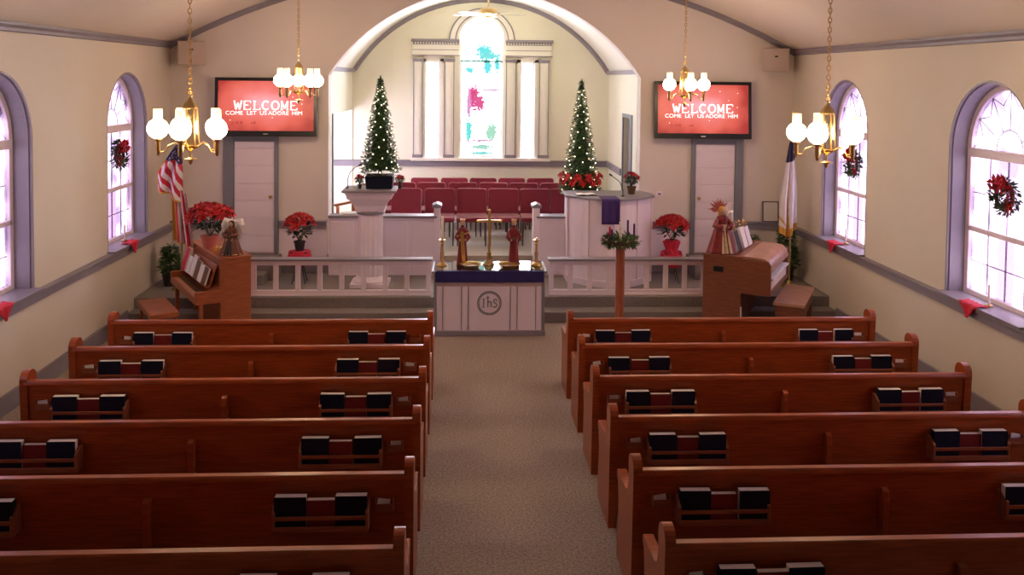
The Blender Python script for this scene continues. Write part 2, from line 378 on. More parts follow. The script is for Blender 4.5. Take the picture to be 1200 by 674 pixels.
# crown along the front wall following the vault
m = M(); n = len(ctop)
vs = []
for x, z in ctop: vs += [(x, YF, z+.02), (x, YF-.07, z+.02), (x, YF-.07, z-.03), (x, YF-.02, z-.085), (x, YF, z-.085)]
fs = [(i*5+k, i*5+(k+1) % 5, (i+1)*5+(k+1) % 5, (i+1)*5+k) for i in range(n-1) for k in range(5)]
m.add(vs, fs); struct(m.build('trim_5', 'grey', smooth=True))
# chair rail on front wall and white wainscot below
m = M()
for a, b in ((XL, -3.92), (-3.06, CXL-.02), (CXR+.02, 3.43), (4.27, XR)):
    m.box((a, YF-.04, ZR-.09), (b, YF, ZR+.03)); m.box((a, YF-.07, ZR+.0), (b, YF, ZR+.03))
struct(m.build('trim_6', 'grey', bev=.006))
m = M()
for a, b in ((-3.06, CXL-.02), (CXR+.02, 3.43)): m.box((a, YF-.012, PZ), (b, YF, ZR-.09))
struct(m.build('trim_7', 'white'))
m = M()
for a, b in ((XL, -3.92), (-3.06, CXL), (CXR, 3.43), (4.27, XR)): m.box((a, YF-.03, PZ), (b, YF, PZ+.14))
struct(m.build('baseboard_front', 'grey', bev=.006))
# doors on front wall, raised on a landing
for k, (a, b, ta, tb) in enumerate(((-3.75, -3.13, -3.91, -3.07), (3.50, 4.14, 3.43, 4.27))):
    r = bpy.data.objects.new('door_%d' % (k+1), None); COL.objects.link(r); struct(r)
    m = M()
    zs = [.62+i*(2.36-.62)/6.4 for i in range(7)]+[2.36]
    m.box((a, YF-.02, .62), (b, YF, 2.36))
    for i in range(7): m.box((a+.008, YF-.035, zs[i]+.007), (b-.008, YF-.015, zs[i+1]-.007))
    m.build('door_slab', 'white', r, bev=.004)
    m = M(); m.box((ta, YF-.06, .6), (a, YF, 2.5)); m.box((b, YF-.06, .6), (tb, YF, 2.5)); m.box((a, YF-.055, 2.36), (b, YF, 2.5))
    m.build('door_frame', 'greydoor', r, bev=.006)
    hx = b-.05 if k == 0 else a+.05
    M().lathe([(.018, 0), (.018, .01), (.01, .02), (.01, .04), (.025, .05), (.028, .065), (.015, .08)], 12).build('door_knob', 'brass', r, smooth=True)
    o = kids(r)[-1]; o.location = (hx, YF-.035, 1.5); o.rotation_euler = (R(90), 0, 0)
    m = M(); m.box((ta-.05, YF-.55, PZ), (tb+.05, YF, CHZ)); m.box((ta+.05, YF-.85, PZ), (tb-.05, YF-.55, PZ+.15))
    struct(m.build('floor_landing_left' if k == 0 else 'floor_landing_right', 'pcarpet', bev=.01))
# chancel shell
ZS = 3.56; VR, VZ = 2.88, 2.02
HV = (CXR-CXL)/2; va = math.acos(HV/VR)
vault = arc(XC-.005, VZ, VR, va, PI-va, 32)
zv = VZ+VR*math.sin(va)
op = [(14.42, CHZ), (16.98, CHZ), (16.98, 2.76), (14.42, 2.76)]
m = M(); m.plate([(14.2, 0), (CYB, 0), (CYB, zv+.1), (14.2, zv+.1)], [op], 'x', CXL-.15, CXL); struct(m.build('wall_chancel_left', 'chancel'))
dr = [(14.62, CHZ), (15.36, CHZ), (15.36, 2.72), (14.62, 2.72)]
m = M(); m.plate([(14.2, 0), (CYB, 0), (CYB, zv+.1), (14.2, zv+.1)], [dr], 'x', CXR, CXR+.15); struct(m.build('wall_chancel_right', 'chancel'))
m = M(); m.prism(vault+[(x, z+.15) for x, z in vault[::-1]], 'y', 14.2, CYB); struct(m.build('ceiling_chancel', 'vault', smooth=True))
# alcove behind the left chancel opening
m = M(); m.plate([(14.2, 0), (CYB, 0), (CYB, 2.9), (14.2, 2.9)], [[(14.8, 1.2), (16.4, 1.2), (16.4, 2.6), (14.8, 2.6)]], 'x', CXL-1.35, CXL-1.2)
m.box((CXL-1.35, 14.05, 0), (CXL-.15, 14.2, 2.9)); m.box((CXL-1.35, 14.2, 2.78), (CXL-.15, CYB, 2.9)); struct(m.build('wall_alcove', 'chancel'))
r = bpy.data.objects.new('window_9', None); COL.objects.link(r); struct(r)  # unseen window, added to bring daylight into the alcove and chancel
M().box((CXL-1.3, 14.8, 1.2), (CXL-1.29, 16.4, 2.6)).build('pane', 'sidelight', r)
m = M(); m.box((CXL-1.32, 15.57, 1.2), (CXL-1.27, 15.63, 2.6)); m.box((CXL-1.32, 14.8, 1.88), (CXL-1.27, 16.4, 1.93)); m.build('window_frame', 'white', r)
# chancel back wall with three windows
cw = archpoly(.14, .40, 1.85, 4.14, 20)
holes = [cw, [(-.92, 1.82), (-.66, 1.82), (-.66, 3.68), (-.92, 3.68)], [(.89, 1.82), (1.15, 1.82), (1.15, 3.68), (.89, 3.68)]]
m = M(); m.plate([(CXL-1.35, 0), (CXR+.15, 0), (CXR+.15, 5.1), (CXL-1.35, 5.1)], holes, 'y', CYB, CYB+.2); struct(m.build('wall_chancel_back', 'chancel'))
# grey arch trim on back wall, spring trim on side walls, rail
m = M(); vs = []
for a in [va+(PI-2*va)*i/32 for i in range(33)]:
    for rr, yy in ((VR, CYB), (VR, CYB-.06), (VR-.05, CYB-.06), (VR-.08, CYB-.02), (VR-.08, CYB)):
        vs.append((XC-.005+rr*math.cos(a), yy, VZ+rr*math.sin(a)))
m.add(vs, [(i*5+k, i*5+(k+1) % 5, (i+1)*5+(k+1) % 5, (i+1)*5+k) for i in range(32) for k in range(5)])
struct(m.build('trim_8', 'grey', smooth=True))
m = M()
for x, sg in ((CXL, 1), (CXR, -1)): m.box((min(x, x+sg*.05), 14.2, zv-.06), (max(x, x+sg*.05), CYB, zv+.01))
struct(m.build('trim_9', 'grey', bev=.008))
m = M(); m.box((CXL-1.2, CYB-.04, 1.68), (CXR, CYB, 1.80)); m.box((CXL-1.2, CYB-.07, 1.775), (CXR, CYB, 1.80))
m.box((CXR-.04, 15.5, 1.68), (CXR, CYB, 1.80)); m.box((CXR-.04, 14.2, 1.68), (CXR, 14.5, 1.80)); struct(m.build('trim_10', 'grey', bev=.006))
# grey post and open white door in the alcove
m = M(); m.box((CXL-.16, 14.36, CHZ), (CXL+.02, 14.46, 2.78)); struct(m.build('trim_11', 'greydoor', bev=.006))
r = bpy.data.objects.new('door_3', None); COL.objects.link(r); struct(r)
m = M(); m.box((0, 0, 0), (.045, .8, 2.05)); m.box((.04, .12, .2), (.055, .68, .9)); m.box((.04, .12, 1.1), (.055, .68, 1.9))
m.build('door_slab', 'white', r, bev=.004); r.location = (CXL-.12, 14.95, CHZ); r.rotation_euler = (0, 0, R(7))
r2 = bpy.data.objects.new('door_4', None); COL.objects.link(r2); struct(r2)
m = M(); m.box((CXR+.08, 14.62, CHZ), (CXR+.12, 15.36, 2.72)); m.box((CXR+.07, 14.72, 1.7), (CXR+.085, 15.26, 2.55)); m.box((CXR+.07, 14.72, .8), (CXR+.085, 15.26, 1.55)); m.build('door_slab', 'greydoor', r2, bev=.004)
m = M(); m.plate([(14.55, CHZ), (15.43, CHZ), (15.43, 2.79), (14.55, 2.79)], [[(14.62, CHZ+.001), (15.36, CHZ+.001), (15.36, 2.72), (14.62, 2.72)]], 'x', CXR-.02, CXR+.001); m.build('door_frame', 'greydoor', r2)

# window surround on the chancel back wall
m = M(); Y0 = CYB-.05
for a, b in ((-1.17, -.30), (.60, 1.47)):
    m.box((a, CYB-.06, 3.84), (b, CYB, 4.06)); m.box((a-.02, CYB-.09, 3.80), (b+.02, CYB, 3.84))
    n = 16
    for i in range(n):
        x = a+.02+(b-a-.04)*(i+.5)/n; m.box((x-.014, CYB-.085, 4.015), (x+.014, CYB-.05, 4.05))
for a, b in ((-1.15, -.99), (-.56, -.39), (.61, .79), (1.25, 1.42)):
    m.box((a, CYB-.07, 1.9), (b, CYB, 3.68)); m.box((a+.045, CYB-.085, 1.95), (b-.045, CYB-.06, 3.6))
for a, b in ((-.97, -.92), (-.66, -.58), (.82, .89), (1.15, 1.22)): m.box((a, CYB-.03, 1.82), (b, CYB, 3.74))
m.box((-.97, CYB-.03, 3.68), (-.58, CYB, 3.80)); m.box((.82, CYB-.03, 3.68), (1.22, CYB, 3.80))
ring = [(.14+.62*math.cos(t), 4.08+.62*math.sin(t)) for t in [PI*i/24 for i in range(25)]]
ring2 = [(.14+.42*math.cos(t), 4.12+.42*math.sin(t)) for t in [PI*i/24 for i in range(25)]]
m.prism([(.76, 4.06)]+ring+[(-.48, 4.06), (-.28, 4.06)]+ring2[::-1]+[(.56, 4.06)], 'y', CYB-.04, CYB)
m.box((-.385, CYB-.03, 1.85), (-.26, CYB, 4.08)); m.box((.54, CYB-.03, 1.85), (.61, CYB, 4.08))
m.box((-1.2, CYB-.10, 1.79), (1.47, CYB, 1.85)); struct(m.build('trim_12', 'vault', bev=.004))
m = M()
for a, b in ((-1.2, -.29), (.59, 1.5)): m.box((a, CYB-.12, 4.06), (b, CYB, 4.11))
for a, b in ((-1.17, -.97), (-.58, -.37), (.59, .81), (1.23, 1.44)):
    m.box((a, CYB-.09, 3.68), (b, CYB, 3.74)); m.box((a, CYB-.085, 1.85), (b, CYB, 1.91))
for a, b in ((-1.17, -.30), (.60, 1.47)): m.box((a, CYB-.064, 4.005), (b, CYB-.05, 4.058)); m.box((a-.02, CYB-.095, 3.795), (b+.02, CYB-.05, 3.81)); m.box((a, CYB-.064, 3.90), (b, CYB-.05, 3.912))  # strip behind the dentils paints the shadow lines between them in grey
for (rr, cz) in ((.62, 4.08), (.50, 4.10)): m.tube([(.14+rr*math.cos(t), CYB-.045, cz+rr*math.sin(t)) for t in [PI*i/32 for i in range(33)]], .013, 6)
for a, b in ((-1.15, -.99), (-.56, -.39), (.61, .79), (1.25, 1.42)):
    for x in (a, b): m.box((x-.008, CYB-.078, 1.9), (x+.008, CYB-.06, 3.68))
struct(m.build('trim_13', 'grey', bev=.003))
def window_root(n, loc):
    r = bpy.data.objects.new('window_%d' % n, None); COL.objects.link(r); r.location = loc; return struct(r)
r = window_root(10, (.14, CYB+.1, 1.85))
M().prism(archpoly(0, .40, 0, 2.29), 'y', 0, .01).build('pane', 'stained', r)
m = M(); m.box((-.4, -.04, 1.83), (.4, .03, 1.87)); m.build('support_bar', 'teal', r)
m = M(); m.plate(archpoly(0, .40, 0, 2.29), [archpoly(0, .372, .03, 2.29)], 'y', -.03, .03); m.build('window_frame', 'white', r)
for n, a in ((11, -.92), (12, .89)):
    r = window_root(n, (a, CYB+.1, 1.82)); M().box((0, 0, 0), (.26, .01, 1.86)).build('pane', 'sidelight', r)
    m = M(); m.plate([(0, 0), (.26, 0), (.26, 1.86), (0, 1.86)], [[(.025, .025), (.235, .025), (.235, 1.835), (.025, 1.835)]], 'y', -.03, .03); m.build('window_frame', 'ptrim', r)

# side windows: grey splayed lining, white sashes, lavender glass with leading
nwin = 0
def side_window(n, sg, y):
    """sg=+1 left wall (outside towards -x); local x points outwards"""
    x = XL if sg > 0 else XR
    r = window_root(n, (x, y, WZ0)); o = -sg
    H = WZS-WZ0
    m = M()
    m.plate([(p, q) for p, q in archpoly(0, WHW, 0, H)], [archpoly(0, WHW-.02, .015, H)], 'x', min(0, o*.215), max(0, o*.215)); 
    m.plate(archpoly(0, WHW+.001, 0, H), [archpoly(0, WHW-.035, .02, H)], 'x', min(o*.03, o*.2), max(o*.03, o*.2))
    m.build('window_lining', 'grey', r)
    a, b = sorted((o*.19, o*.25))
    m = M(); m.plate(archpoly(0, WHW-.03, .015, H), [archpoly(0, WHW-.10, .07, H)], 'x', a, b)
    m.box((a-.01*1, -WHW+.06, 1.50), (b+.01, WHW-.06, 1.60)); m.box((a, -WHW+.06, .70), (b, WHW-.06, .755))
    m.build('window_frame', 'white', r, bev=.006)
    g = o*.225
    M().prism(archpoly(0, WHW-.09, .05, H), 'x', g-.003, g+.003).build('pane', 'sglass', r)
    m = M(); t = .004
    for yy in (-.31, 0, .31): m.box((g-.008, yy-t, .07), (g+.008, yy+t, 1.5))
    for zz in (.38, 1.12): m.box((g-.008, -.6, zz-t), (g+.008, .6, zz+t))
    for k in range(1, 6):
        th = PI*k/6; p0 = (g, .22*math.cos(th), H+.22*math.sin(th)); p1 = (g, .61*math.cos(th), H+.61*math.sin(th)); m.tube([p0, p1], .006, 4)
    m.tube([(g, .22*math.cos(PI*k/12), H+.22*math.sin(PI*k/12)) for k in range(13)], .006, 4)
    for k in range(6):
        t0, t1, tm = PI*k/6, PI*(k+1)/6, PI*(k+.5)/6
        m.tube([(g, .62*math.cos(t0), H+.62*math.sin(t0)), (g, .48*math.cos(tm), H+.48*math.sin(tm)), (g, .62*math.cos(t1), H+.62*math.sin(t1))], .006, 4)
    m.build('leading', 'lead', r)
    return r
k = 1
for key, sg in (('L', 1), ('R', -1)):
    for y in WC[key]: side_window(k, sg, y); k += 1
# the sill is the chair rail run into the recess
for key, sg, x in (('L', 1, XL), ('R', -1, XR)):
    m = M()
    for y in WC[key]: m.box((min(x-sg*.19, x+sg*.10), y-WHW-.02, ZR), (max(x-sg*.19, x+sg*.10), y+WHW+.02, ZR+.022))
    struct(m.build('trim_14' if sg > 0 else 'trim_15', 'grey', bev=.005))

# low chancel walls with grey caps and newels
def low_wall(a, b, inner, n):
    m = M(); m.box((a, 13.74, PZ), (b, 13.92, 1.20))
    k = max(1, int((b-a)/.36))
    for i in range(k):
        x0 = a+(b-a)*i/k+.03; x1 = a+(b-a)*(i+1)/k-.03; m.box((x0, 13.725, PZ+.12), (x1, 13.745, 1.14))
    m.box((inner-.05, 13.71, PZ), (inner+.05, 13.95, 1.36)); r = struct(m.build('wall_chancel_screen_'+n, 'white', bev=.005))
    m = M(); m.box((a, 13.70, 1.20), (b, 13.96, 1.235)); m.prism([(inner-.075, 1.36), (inner+.075, 1.36), (inner+.075, 1.40), (inner, 1.43), (inner-.075, 1.40)], 'y', 13.69, 13.97)
    struct(m.build('trim_16' if n == 'left' else 'trim_17', 'grey', bev=.006))
low_wall(-2.27, -.60, -.60, 'left'); low_wall(.95, 1.42, .95, 'right')
#PART2
# ================================================================ PEWS
ORD = ['front', 'second', 'third', 'fourth', 'fifth', 'sixth']
PEWL = 3.25
def end_profile():
    p = [(-.075, 0), (-.10, .5), (-.115, .86)]
    p += [(-.03+.085*math.cos(t), .855+.08*math.sin(t)) for t in [PI-PI*i/10 for i in range(11)]]
    p += [(.05, .80), (.055, .72), (.08, .66), (.14, .63), (.42, .625)]
    p += [(.44+.035*math.cos(t), .59+.035*math.sin(t)) for t in [PI/2-PI*i/6 for i in range(7)]]
    p += [(.43, .52), (.41, .42), (.43, .25), (.44, 0)]
    return p
def rack(parent, x, M_=None):
    m = M(); w_ = .29
    m.box((x-w_, -.20, .535), (x+w_, -.085, .55))
    for s in (-1, 1): m.prism([(-.20, .535), (-.20, .66), (-.14, .70), (-.09, .70), (-.09, .535)], 'x', x+s*w_-.01, x+s*w_+.01)
    m.box((x-w_, -.20, .612), (x+w_, -.188, .637)); m.box((x-w_, -.20, .545), (x+w_, -.188, .572))
    return m.build('book_rack', 'woodd', parent, bev=.003)
def make_pew():
    t = thing('pew', 'x', 'pew')
    h = PEWL/2
    m = M(); m.hexa([(-h, -.045, .08), (h, -.045, .08), (h, -.02, .08), (-h, -.02, .08), (-h, -.10, .84), (h, -.10, .84), (h, -.07, .84), (-h, -.07, .84)])
    m.build('backrest', 'wood', t, bev=.004)
    m = M(); m.prism([(-.115, .825), (-.115, .85), (-.105, .862), (-.06, .862), (-.05, .85), (-.05, .825)], 'x', -h, h); m.build('top_rail', 'wood', t, smooth=True)
    m = M(); m.hexa([(-h, -.045, .41), (h, -.045, .41), (h, .40, .43), (-h, .40, .43), (-h, -.045, .445), (h, -.045, .445), (h, .40, .465), (-h, .40, .465)]); m.build('seat', 'wood', t, bev=.008)
    for s in (-1, 1):
        M().prism(end_profile(), 'x', s*h-.03, s*h+.03).build('end_panel', 'wood', t, bev=.012)
    m = M(); m.prism([(-.085, .40), (-.145, .42), (-.16, .66), (-.15, .72), (-.12, .735), (-.09, .72)], 'x', -.022, .022); m.box((-.02, -.05, 0), (.02, .36, .41))
    m.build('centre_brace', 'wood', t, bev=.006)
    for s in (-1, 1): rack(t, s*1.08)
    for s in (-1, 1):
        x = s*1.47; m = M(); m.box((x-.055, -.125, .625), (x+.055, -.085, .64)); m.box((x-.055, -.125, .64), (x+.055, -.118, .675))
        for q in (-1, 1): m.box((x+q*.055-.004, -.125, .625), (x+q*.055+.004, -.085, .70))
        m.build('card_holder', 'woodd', t, bev=.002)
    return t
def make_book(name, W, H, T, cov):
    t = thing(name, 'x', 'book')
    m = M(); m.box((-W/2, -T/2, 0), (W/2, -T/2+.004, H)); m.box((-W/2, T/2-.004, 0), (W/2, T/2, H)); m.box((-W/2, -T/2, 0), (-W/2+.004, T/2, H))
    m.build('cover', cov, t, bev=.0015)
    M().box((-W/2+.004, -T/2+.004, .004), (W/2-.003, T/2-.004, H-.002)).build('pages', 'page', t)
    return t
pew0 = make_pew(); bk0 = make_book('hymnal', .20, .205, .058, 'cover'); rb0 = make_book('bible', .175, .178, .045, 'redc')
cd0 = M().box((-.04, -.001, 0), (.04, .001, .06)).build('offering_card', 'paper')
first = {'pew': pew0, 'h': bk0, 'b': rb0, 'c': cd0}
def inst(key, loc, rz, label, group, tilt=0, ry=0):
    o = first[key]
    if o.name in USED: n = dup(o, loc, rz, label, group)
    else: USED.add(o.name); n = o; n.location = loc; n.rotation_euler = (0, 0, rz); n['label'] = label; n['group'] = group
    n.rotation_euler = (tilt, ry, rz)
    return n
USED = set(); cd0['category'] = 'card'
rng = random.Random(3)
for i in range(6):
    y = 9.27-.9*i
    for side, xc in (('left', -2.155), ('right', 2.565)):
        s = 1 if side == 'right' else -1
        inst('pew', (xc, y, 0), 0, '%s oak pew on the %s side of the aisle%s' % (ORD[i], side, ', nearest the altar' if i == 0 else (', closest to the viewer' if i == 5 else '')), 'oak pews facing the altar')
        for q in (-1, 1):
            rx = xc+q*1.08; place = 'aisle' if q*s < 0 else ('window' )
            if i == 5 and side == 'left' and q < 0: pass
            yy = y-.155; rname = '%s-side rack of the %s %s pew' % (place, ORD[i], side)
            for j, dx in enumerate((-.19, .19)):
                e = 'left' if j == 0 else 'right'
                inst('h', (rx+dx+rng.uniform(-.012, .012), yy+rng.uniform(-.006, .006), .551), rng.uniform(-.02, .02)+(PI if rng.random() < .4 else 0),
                     'black hymnal at the %s end of the %s' % (e, rname), 'black hymnals in the pew racks', tilt=0)
            inst('b', (rx+rng.uniform(-.008, .008), yy+.005, .551), rng.uniform(-.02, .02), 'dark red book between two hymnals in the %s' % rname, 'red books in the pew racks')
            cx_ = xc+q*1.47
            if (i, side, q) not in ((0, 'left', 1), (5, 'left', -1)):
                inst('c', (cx_+rng.uniform(-.012, .012), y-.108, .641), rng.uniform(-.1, .1), 'small white card in the holder next to the %s' % rname, 'cards in the pew card holders', tilt=R(-6), ry=rng.uniform(-.15, .15))

# ================================================================ CHOIR CHAIRS
def make_chair():
    t = thing('choir_chair', 'x', 'chair'); W = .262
    def cushion(y0, y1, z0, z1, n=1):
        pass
    m = M(); m.T = None
    # local: faces -y (towards the nave)
    def rr(w, h, r, n=4):
        return [(cx+r*math.cos(a), cz+r*math.sin(a)) for cx, cz, s in ((w-r, h-r, 0), (-w+r, h-r, 1), (-w+r, -h+r, 2), (w-r, -h+r, 3)) for a in [PI/2*s+PI/2*k/n for k in range(n+1)]]
    m.prism(rr(W-.006, .235, .05), 'y', -.035, .035); o = m.build('backrest', 'burg', t, bev=.018); o.location = (0, .21, .665); o.rotation_euler = (R(-10), 0, 0)
    m = M(); m.prism(rr(W-.006, .23, .04), 'z', -.04, .04); o = m.build('seat', 'burg', t, bev=.022); o.location = (0, -.04, .44); o.rotation_euler = (R(2), 0, 0)
    m = M()
    for s in (-1, 1): m.tube([(s*(W-.03), -.24, .40), (s*(W-.03), .19, .39), (s*(W-.03), .255, .80)], .011, 6)
    m.tube([(-W+.03, .19, .39), (W-.03, .19, .39)], .011, 6); m.tube([(-W+.03, -.24, .40), (W-.03, -.24, .40)], .011, 6); m.build('frame', 'steel', t, smooth=True)
    for s in (-1, 1):
        for y in (-.24, .19): M().tube([(s*(W-.03), y, .40), (s*(W-.03), y+(.04 if y > 0 else -.01), 0)], .012, 6).build('leg', 'steel', t, smooth=True)
    return t
ch0 = make_chair(); k = 0
def chairrow(xs, y, name, rz=None):
    global k
    PL = ['leftmost', 'second from the left', 'third from the left', 'fourth from the left', 'fifth from the left', 'sixth from the left', 'seventh from the left']
    for i, x in enumerate(xs):
        lab = 'burgundy padded choir chair, %s in the %s row' % ('rightmost' if i == len(xs)-1 else PL[i], name)
        a = rz[i] if rz else 0
        if k == 0:
            ch0.location = (x, y, CHZ); ch0['label'] = lab; ch0['group'] = 'burgundy choir chairs'; ch0.rotation_euler = (0, 0, a)
        else: dup(ch0, (x, y, CHZ), a, lab, 'burgundy choir chairs')
        k += 1
chairrow([-1.18, -.59, -.05, .49, 1.03, 1.56], 14.83, 'front', [-.12, 0, 0, 0, 0, .03])
chairrow([-1.30, -.76, -.20, .35, .90, 1.45, 1.98], 15.68, 'middle')
chairrow([-.92, -.36, .18, .72, 1.26], 16.42, 'back')
# small brown chair behind the lectern
t = thing('wooden_armchair', 'brown wooden armchair behind the left chancel screen', 'chair', (-1.98, 14.9, CHZ), -.5)
M().box((-.25, -.25, .40), (.25, .25, .46)).build('seat', 'brownc', t, bev=.015)
m = M(); m.prism([(-.25, .46), (.25, .46), (.25, .72)]+arc(0, .72, .25, 0, PI, 10)[1:], 'y', .20, .25); m.build('backrest', 'pwood', t, bev=.01)
for s in (-1, 1):
    M().box((s*.25-.03, -.25, .62), (s*.25+.03, .22, .66)).build('armrest', 'pwood', t, bev=.008)
    for y in (-.22, .22): M().box((s*.22-.02, y-.02, 0), (s*.22+.02, y+.02, .41 if y > 0 else .62)).build('leg', 'pwood', t, bev=.004)

# ================================================================ ALTAR TABLE
AX0, AX1, AY0, AY1, AZ = -.57, .885, 11.50, 12.07, .86
t = thing('altar_table', 'white panelled communion table with round carved emblem at the head of the aisle', 'table', ((AX0+AX1)/2, (AY0+AY1)/2, 0))
hx, hy = (AX1-AX0)/2, (AY1-AY0)/2
m = M(); m.box((-hx-.01, -hy-.02, 0), (hx+.01, hy, .065)); m.build('plinth', 'grey', t, bev=.006)
m = M(); m.box((-hx+.03, -hy+.02, .06), (hx-.03, hy-.02, AZ-.035)); m.build('body', 'white', t, bev=.005)
for s in (-1, 1):
    m = M(); m.box((s*(hx-.02)-.02, -hy, .06), (s*(hx-.02)+.02, hy, AZ-.03)); m.build('corner_post', 'grey', t, bev=.005)
for x in (-.61, -.365, -.275, .275, .365, .61): M().box((x-.005, -hy+.008, .075), (x+.005, -hy+.021, .65)).build('moulding', 'greydoor', t)
M().box((-hx+.04, -hy+.006, .655), (hx-.04, -hy+.03, .715)).build('apron_strip', 'ptrim', t, bev=.003)
M().box((-hx-.03, -hy-.03, AZ-.035), (hx+.03, hy+.03, AZ)).build('tabletop', 'grey', t, bev=.006)
# emblem: ring and letters ihs with a cross bar on the h
ez = .43
m = M(); y = -hy+.015
m.tube([(.155*math.cos(a), y, ez+.155*math.sin(a)) for a in [2*PI*i/48 for i in range(48)]], .006, 6, closed=True)
m.tube([(.135*math.cos(a), y, ez+.135*math.sin(a)) for a in [2*PI*i/48 for i in range(48)]], .004, 6, closed=True)
for i in range(36):
    a = 2*PI*i/36; m.tube([(.138*math.cos(a), y, ez+.138*math.sin(a)), (.152*math.cos(a+.06), y, ez+.152*math.sin(a+.06))], .003, 4)
m.build('emblem_ring', 'greydoor', t, smooth=True)
m = M(); q = .0075
def P(pts, r=q): m.tube([(x, y, ez+z) for x, z in pts], r, 6)
P([(-.075, -.055), (-.075, .055)]); P([(-.09, .055), (-.06, .055)], .005); P([(-.09, -.055), (-.06, -.055)], .005)
P([(-.02, -.055), (-.02, .095)]); P([(-.045, .07), (.008, .07)], .005); P([(-.02, .0), (-.005, .02), (.014, .022), (.025, .005), (.025, -.055)])
P([(.10, .035), (.088, .05), (.07, .052), (.056, .04), (.055, .022), (.068, .006), (.085, -.006), (.098, -.022), (.096, -.042), (.08, -.055), (.062, -.055), (.05, -.042)])
m.build('ihs_letters', 'greydoor', t, smooth=True)
m = M(); x0, x1, y0, y1 = AX0+.02, AX1-.02, AY0-.04, AY1+.0
m.box((x0, y0+.01, AZ+.001), (x1, y1, AZ+.005))
m.grid(lambda u, v: (x0+(x1-x0)*u, y0+.004*math.sin(u*40)*v-.008, AZ+.004-.145*v), 80, 6); m.grid(lambda u, v: (x0+(x1-x0)*u, y0+.012-.016*v, AZ+.006-.003*v), 80, 1)
o = m.build('altar_cloth', 'navy', smooth=True); tag(o, 'deep purple cloth over the communion table, hanging down in front', 'cloth')
o = M().box((AX0-.0, AY0-.0, AZ+.007), (AX1, AY1, AZ+.013)).build('glass_top', 'tableglass', bev=.002); tag(o, 'clear glass sheet covering the top of the communion table', 'glass')
AT = AZ+.0135
def candlestick(x, y, lab, candle):
    t = thing('candlestick', lab, 'candlestick', (x, y, AT), group='brass altar candlesticks')
    m = M(); m.lathe([(.075, 0), (.075, .012), (.055, .03), (.028, .05), (.03, .07), (.018, .09), (.022, .13), (.03, .17), (.018, .2), (.014, .26), (.024, .29), (.014, .31), (.02, .33), (.045, .345), (.045, .352), (.018, .355), (.018, .375)], 20)
    m.build('stem', 'brass', t, smooth=True)
    if candle:
        c = thing('candle', 'tall white candle in the left brass candlestick', 'candle', (x, y, AT+.375))
        M().lathe([(.021, 0), (.020, .27), (.012, .285)], 12).build('wax', 'candw', c, smooth=True); M().tube([(0, 0, .28), (0, 0, .30)], .0015, 4).build('wick', 'black', c)
candlestick(-.47, 11.76, 'brass candlestick with a tall white candle, left end of the communion table', True)
candlestick(.79, 11.76, 'brass candlestick without a candle, right end of the communion table', False)
t = thing('altar_cross', 'gold standing cross in the middle of the communion table', 'cross', (.155, 11.80, AT))
M().lathe([(.09, 0), (.09, .012), (.06, .03), (.045, .06), (.03, .075), (.028, .14), (.035, .16), (.018, .18)], 4).build('base', 'brass', t, bev=.002)
m = M(); m.box((-.018, -.012, .16), (.018, .012, .73)); m.box((-.15, -.012, .575), (.15, .012, .61))
for c in ((0, .735), (-.152, .592), (.152, .592)): m.ball((c[0], 0, c[1]), .022, 8, 6)
m.build('cross', 'gold', t, bev=.003)
def plate_(x, lab):
    t = thing('offering_plate', lab, 'plate', (x, 11.66, AT), group='brass offering plates')
    m = M(); m.lathe([(.07, 0), (.10, .004), (.12, .03), (.155, .045), (.155, .05), (.118, .038), (.095, .012), (.0005, .01)], 28); m.build('dish', 'brass', t, smooth=True)
    M().lathe([(.092, .011), (.092, .014), (.0005, .015)], 24).build('felt', 'redc', t)
plate_(-.08, 'brass offering plate in front of the left robed figurine'); plate_(.42, 'brass offering plate in front of the right robed figurine')
def robe(m, prof, folds, amp, mi=0, flat=.75):
    m.lathe(prof, 36, fn=lambda a, z, r: (r*(1+amp*math.sin(folds*a)), r*flat*(1+amp*math.sin(folds*a))), mi=mi)
def king(x, lab, trim):
    t = thing('robed_figurine', lab, 'figurine', (x, 11.83, AT), group='robed altar figurines')
    m = M(); robe(m, [(.078, 0), (.075, .02), (.062, .15), (.052, .30), (.056, .40), (.066, .45), (.05, .49), (.024, .515)], 9, .06); m.build('robe', 'robe_r', t, smooth=2)
    m = M(); m.ball((0, -.005, .56), (.034, .038, .045), 14, 10); m.ball((0, -.043, .556), (.006, .008, .008), 6, 4); m.tube([(0, 0, .5), (0, 0, .535)], .018, 8); m.build('head', 'skin', t, smooth=2)
    m = M(); m.ball((0, .008, .575), (.04, .036, .038), 12, 8); m.ball((0, -.024, .527), (.022, .015, .022), 8, 6); m.build('hair', 'hair', t, smooth=2)
    for s in (-1, 1):
        m = M(); m.tube([(s*.055, 0, .455), (s*.088, -.02, .37), (s*.045, -.075, .345)], [.022, .025, .028], 10); m.ball((s*.04, -.10, .35), (.014, .018, .012), 8, 6, mi=1); m.build('arm', ['robe_r', 'skin'], t, smooth=2)
    m = M()
    if trim:
        m.grid(lambda u, v: (-.02+.05*u+(.5-v)*.03, -.062-.012*math.sin(v*3), .04+.42*v), 3, 10); m.grid(lambda u, v: (-.085+.17*v, -.06+.5*(v-.5)**2*.2-.004, .40-.02*u+.05*v), 2, 8)
        m.build('gold_trim', 'gold', t, smooth=2)
    else:
        m.box((-.05, -.105, .35), (.05, -.06, .375)); m.build('open_book', 'robe_b', t, bev=.003)
    M().lathe([(.034, .595), (.036, .612), (.034, .612), (.03, .598)], 12).build('crown', 'gold', t)
king(-.20, 'dark red robed figurine with gold sash, left of the gold cross', True); king(.49, 'plain dark red robed figurine, right of the gold cross', False)

